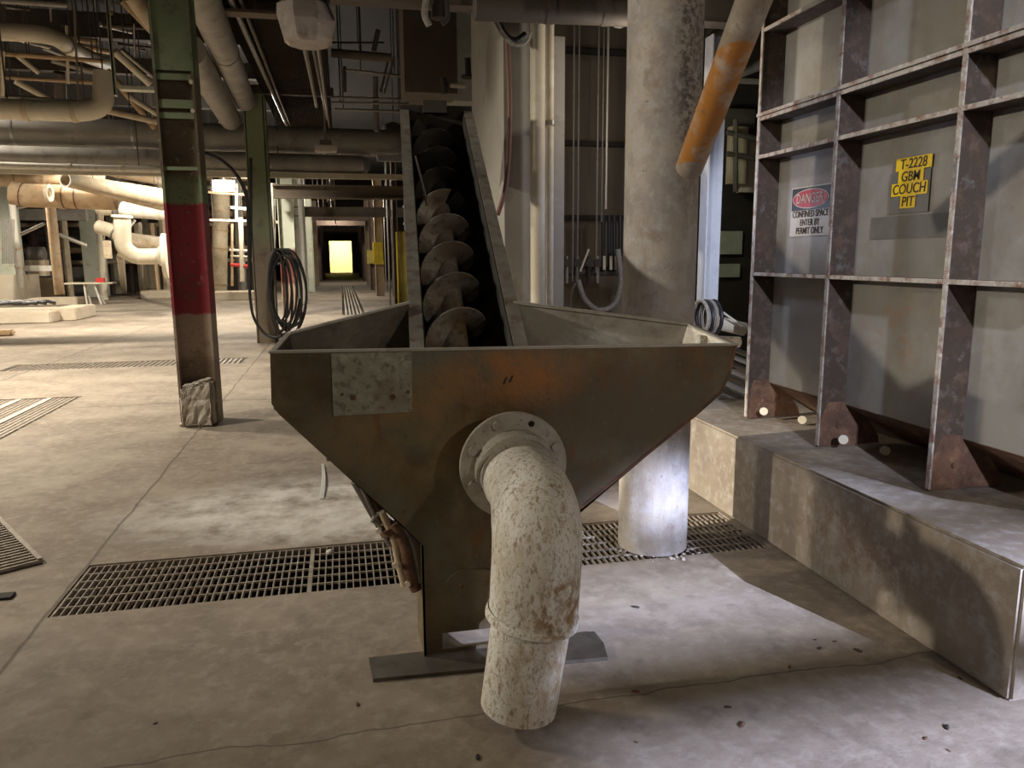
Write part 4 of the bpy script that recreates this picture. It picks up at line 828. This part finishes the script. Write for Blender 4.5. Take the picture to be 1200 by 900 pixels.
tube('looped_hose', [at(690, 292, 5.5), at(683, 310, 5.5), at(680, 318, 5.5)], .008, 'cream', mn, seg=8)
pipe('red brown hose hanging down the side of the pier', [at(594, 40, 4.9), at(598, 120, 4.9), at(596, 190, 4.9), at(592, 225, 4.9), at(583, 252, 4.9)], .016, 'brownhose', bend=.3, name='hose', cat='hose', seg=10)
pipe('looped cable slung at the top between pier and wall pipe', [at(578, 18, 4.8), at(588, 40, 4.8), at(603, 54, 4.8), at(617, 50, 4.8), at(621, 38, 4.8)], .014, 'greyhose', bend=.15, name='cable', cat='cable', seg=10)
pipe('black thick hose behind the looped cable at the top', [at(584, 18, 4.85), at(588, 38, 4.85), at(603, 50, 4.85), at(616, 40, 4.85)], .02, 'rubber', bend=.15, name='hose', cat='hose', seg=10)
# wall boxes behind trough top
gb = thing('wall_box', 'grey sheet metal casing behind the top of the trough', 'casing', at(535, 120, 8))
B('casing', at(516, 118, 8), at(556, 8, 8.4), 'pier', gb); B('cover', at(533, 118, 7.95), at(553, 8, 8.0), 'grey', gb)
tag(B('junction_box', at(480, 118, 8.5), at(516, 104, 8.7), 'beam'), 'low brown box at the left of the grey casing', 'box')
vv = thing('valve_cluster', 'dark valve cluster above the top of the trough', 'valve', at(537, 100, 6.5))
tube('stem', [at(528, 100, 6.5), at(545, 101, 6.5)], .02, 'cream', vv, seg=8); tube('body', [at(520, 92, 6.5), at(522, 110, 6.5)], .03, 'dark', vv, seg=8); tube('handle', [at(548, 68, 6.5), at(549, 92, 6.5)], .025, 'dark', vv, seg=8); Dk('wheel', at(549, 90, 6.5), (0, 0, 1), .06, .02, 'dark', vv, seg=14)
pipe('dark vertical pipe turning left above the trough', [at(500, 10, 7.5), at(501, 68, 7.5), at(519, 80, 7.5)], .10, 'darkpipe', bend=.2)
pipe('pink brown vertical pipe left of the grey casing', [at(503, 82, 9), at(503, 118, 9)], .10, 'beam')
bl = thing('chain_hoist', 'dark hoist hook cluster hanging from the beam at the top centre', 'hoist', at(513, 20, 4.7))
tube('hook', [at(500, -5, 4.7), at(497, 18, 4.7), at(503, 30, 4.7)], .02, 'greyhose', bl, bend=.04, seg=8); tube('chain_bag', [at(515, -6, 4.75), at(515, 22, 4.75)], .05, 'dark', bl, seg=12); tube('hook', [at(523, -5, 4.7), at(525, 22, 4.7), at(518, 28, 4.7)], .015, 'dark', bl, bend=.03, seg=8)
pipe('pale hose clip loop under the beam near the round column', [at(720, 29, 4.75), at(728, 31, 4.75), at(733, 24, 4.75)], .016, 'steel', bend=.04, name='hose_clip', cat='clip', seg=8)
pipe('thick dark duct along the underside of the top beam', [at(556, 8, 4.6), at(745, 16, 4.6)], .075, 'darkpipe', rings=(.45, .8), ringm='darkpipe', rr=1.04, name='duct', cat='duct')
# gap between round column and tank
x = at(834, 300, 5).x; bp = thing('white_post', 'blue white painted steel post between the round column and the tank', 'post', (x, 5, .487))
B('web', (x-.065, 5.0, .487), (x+.06, 5.012, 2.95), 'blue_white', bp); B('flange', (x-.075, 4.95, .487), (x-.065, 5.06, 2.95), 'blue_white', bp)
tag(B('back_partition', (2.65, 8.6, 0), (5.2, 8.7, 4.5), 'dark'), 'dark partition seen in the gap left of the tank', 'wall')
wn = at(856, 285, 8.5)
struct(B('window_1', at(843, 298, 8.55), at(869, 271, 8.58), 'pane')); struct(B('window_2', at(843, 325, 8.55), at(866, 309, 8.58), 'pane'))
light('POINT', (3.2, 7.2, 2.6), 22, (.95, 1, .8), .1)
for i, (x0, y0, x1, y1, m, lb) in enumerate(((855, 150, 872, 215, 'tan', 'tan ragged casing behind the orange banded pipe'), (868, 165, 886, 225, 'cream', 'pale upright casing left of the tank edge'), (853, 130, 880, 150, 'darkpipe', 'dark bracket above the tan casing'))):
    tag(B('casing', at(x0, y1, 8.2+.1*i), at(x1, y0, 8.3+.1*i), m), lb, 'casing')
for i, (a, b, r) in enumerate((((852, 155), (890, 163), .03), ((852, 180), (888, 186), .03), ((862, 140), (862, 225), .03))):
    pipe(['upper dark pipe across the tan casing', 'lower dark pipe across the tan casing', 'dark upright pipe on the tan casing'][i], [at(*a, 8), at(*b, 8)], r, 'darkpipe', seg=8)
pipe('grey joist high between round column and tank', [at(838, 45, 6), at(905, 22, 5)], .06, 'beam', name='joist', cat='beam')
pipe('second lower joist between round column and tank', [at(850, 92, 6), at(905, 70, 5)], .04, 'beam', name='joist', cat='beam')
tag(B('dark_header', at(838, 90, 6.2), at(905, 40, 6.4), 'darkpipe'), 'dark header block behind the slanting orange pipe', 'beam')
hr = thing('hose_reel', 'small reel of dark hose standing between the round column and tank', 'reel', at(828, 372, 4.4))
for i, px in enumerate((821, 826, 831, 836)):
    c = at(px, 372, 4.4); b = bmesh.new(); pts = [c+Vector((0, .11*math.cos(t), .105*math.sin(t))) for t in [k*2*math.pi/24 for k in range(25)]]; sweep(b, pts, .012, 8); new_obj('turn', b, ('greyhose', 'rubber', 'greyhose', 'rubber')[i], hr, True)
for i in range(9):
    yy = 404+i*9.0; Y = 4.55+.05*i
    a = at(838, yy-3-i*.5, Y); b = at(884, yy+15, Y); pipe('pale steel tube in the stack leaning behind the plinth end', [a, b], .018, 'blue_white' if i % 2 else 'steel', group='stack of steel tubes by the tank', name='steel_tube', cat='tube', seg=10)
pipe('thicker pale tube lying on top of the steel tube stack', [at(840, 378, 4.6), at(872, 386, 4.6)], .045, 'cream', name='steel_tube', cat='tube')
pipe('thin white stick slanting above the steel tube stack', [at(840, 361, 4.5), at(870, 382, 4.5)], .007, 'white', name='steel_tube', cat='tube', seg=8)

# ------------------------------------------------------------------ small debris
p = fl(387, 649); bm = bmesh.new(); bmesh.ops.create_icosphere(bm, subdivisions=2, radius=.022, matrix=Matrix.Translation((p.x, p.y, .010)) @ Matrix.Diagonal((1, .9, .65, 1)))
tag(new_obj('stone', bm, 'rubble', None, True), 'small pale stone resting on the long floor grate', 'stone')
bm = bmesh.new(); prev = None
for i in range(9):
    t = i/8; px = 378+2.2*math.sin(t*3.1)-2.0*t; py = 544+41*t; c = fl(px, py); wd = .010+.006*t; row = [bm.verts.new(c+Vector((-wd, 0, .004+.01*math.sin(t*3)))), bm.verts.new(c+Vector((wd, 0, .004+.01*math.sin(t*3))))]
    if prev: bm.faces.new((prev[0], prev[1], row[1], row[0]))
    prev = row
bmesh.ops.solidify(bm, geom=bm.faces, thickness=.002)
tag(new_obj('paper_strip', bm, 'paper'), 'white curved strip lying on the floor left of the hopper', 'paper')
bits = [(955, 750), (925, 782), (1005, 763), (978, 752), (1110, 853), (1112, 880), (853, 829), (870, 850), (1125, 795), (745, 811), (182, 848), (419, 826), (745, 712), (1085, 866), (560, 888), (745, 870), (960, 760)]
for i, (x, y) in enumerate(bits):
    p = fl(x, y); s = (.005+.006*((i*7) % 5)/4); b = bmesh.new()
    bmesh.ops.create_icosphere(b, subdivisions=1, radius=s, matrix=Matrix.Translation((p.x, p.y, s*.3)) @ Matrix.Rotation(i, 4, 'Z') @ Matrix.Diagonal((1.8, .8, .5, 1)))
    tag(new_obj('debris_bit', b, 'rust' if i % 2 else 'dark'), 'tiny dark bit of debris on the open floor', 'debris', 'debris bits on the floor')

for o in bpy.data.objects:
    if 'base' in o: del o['base']
for m in bpy.data.materials:
    if 'nt' in m: del m['nt']
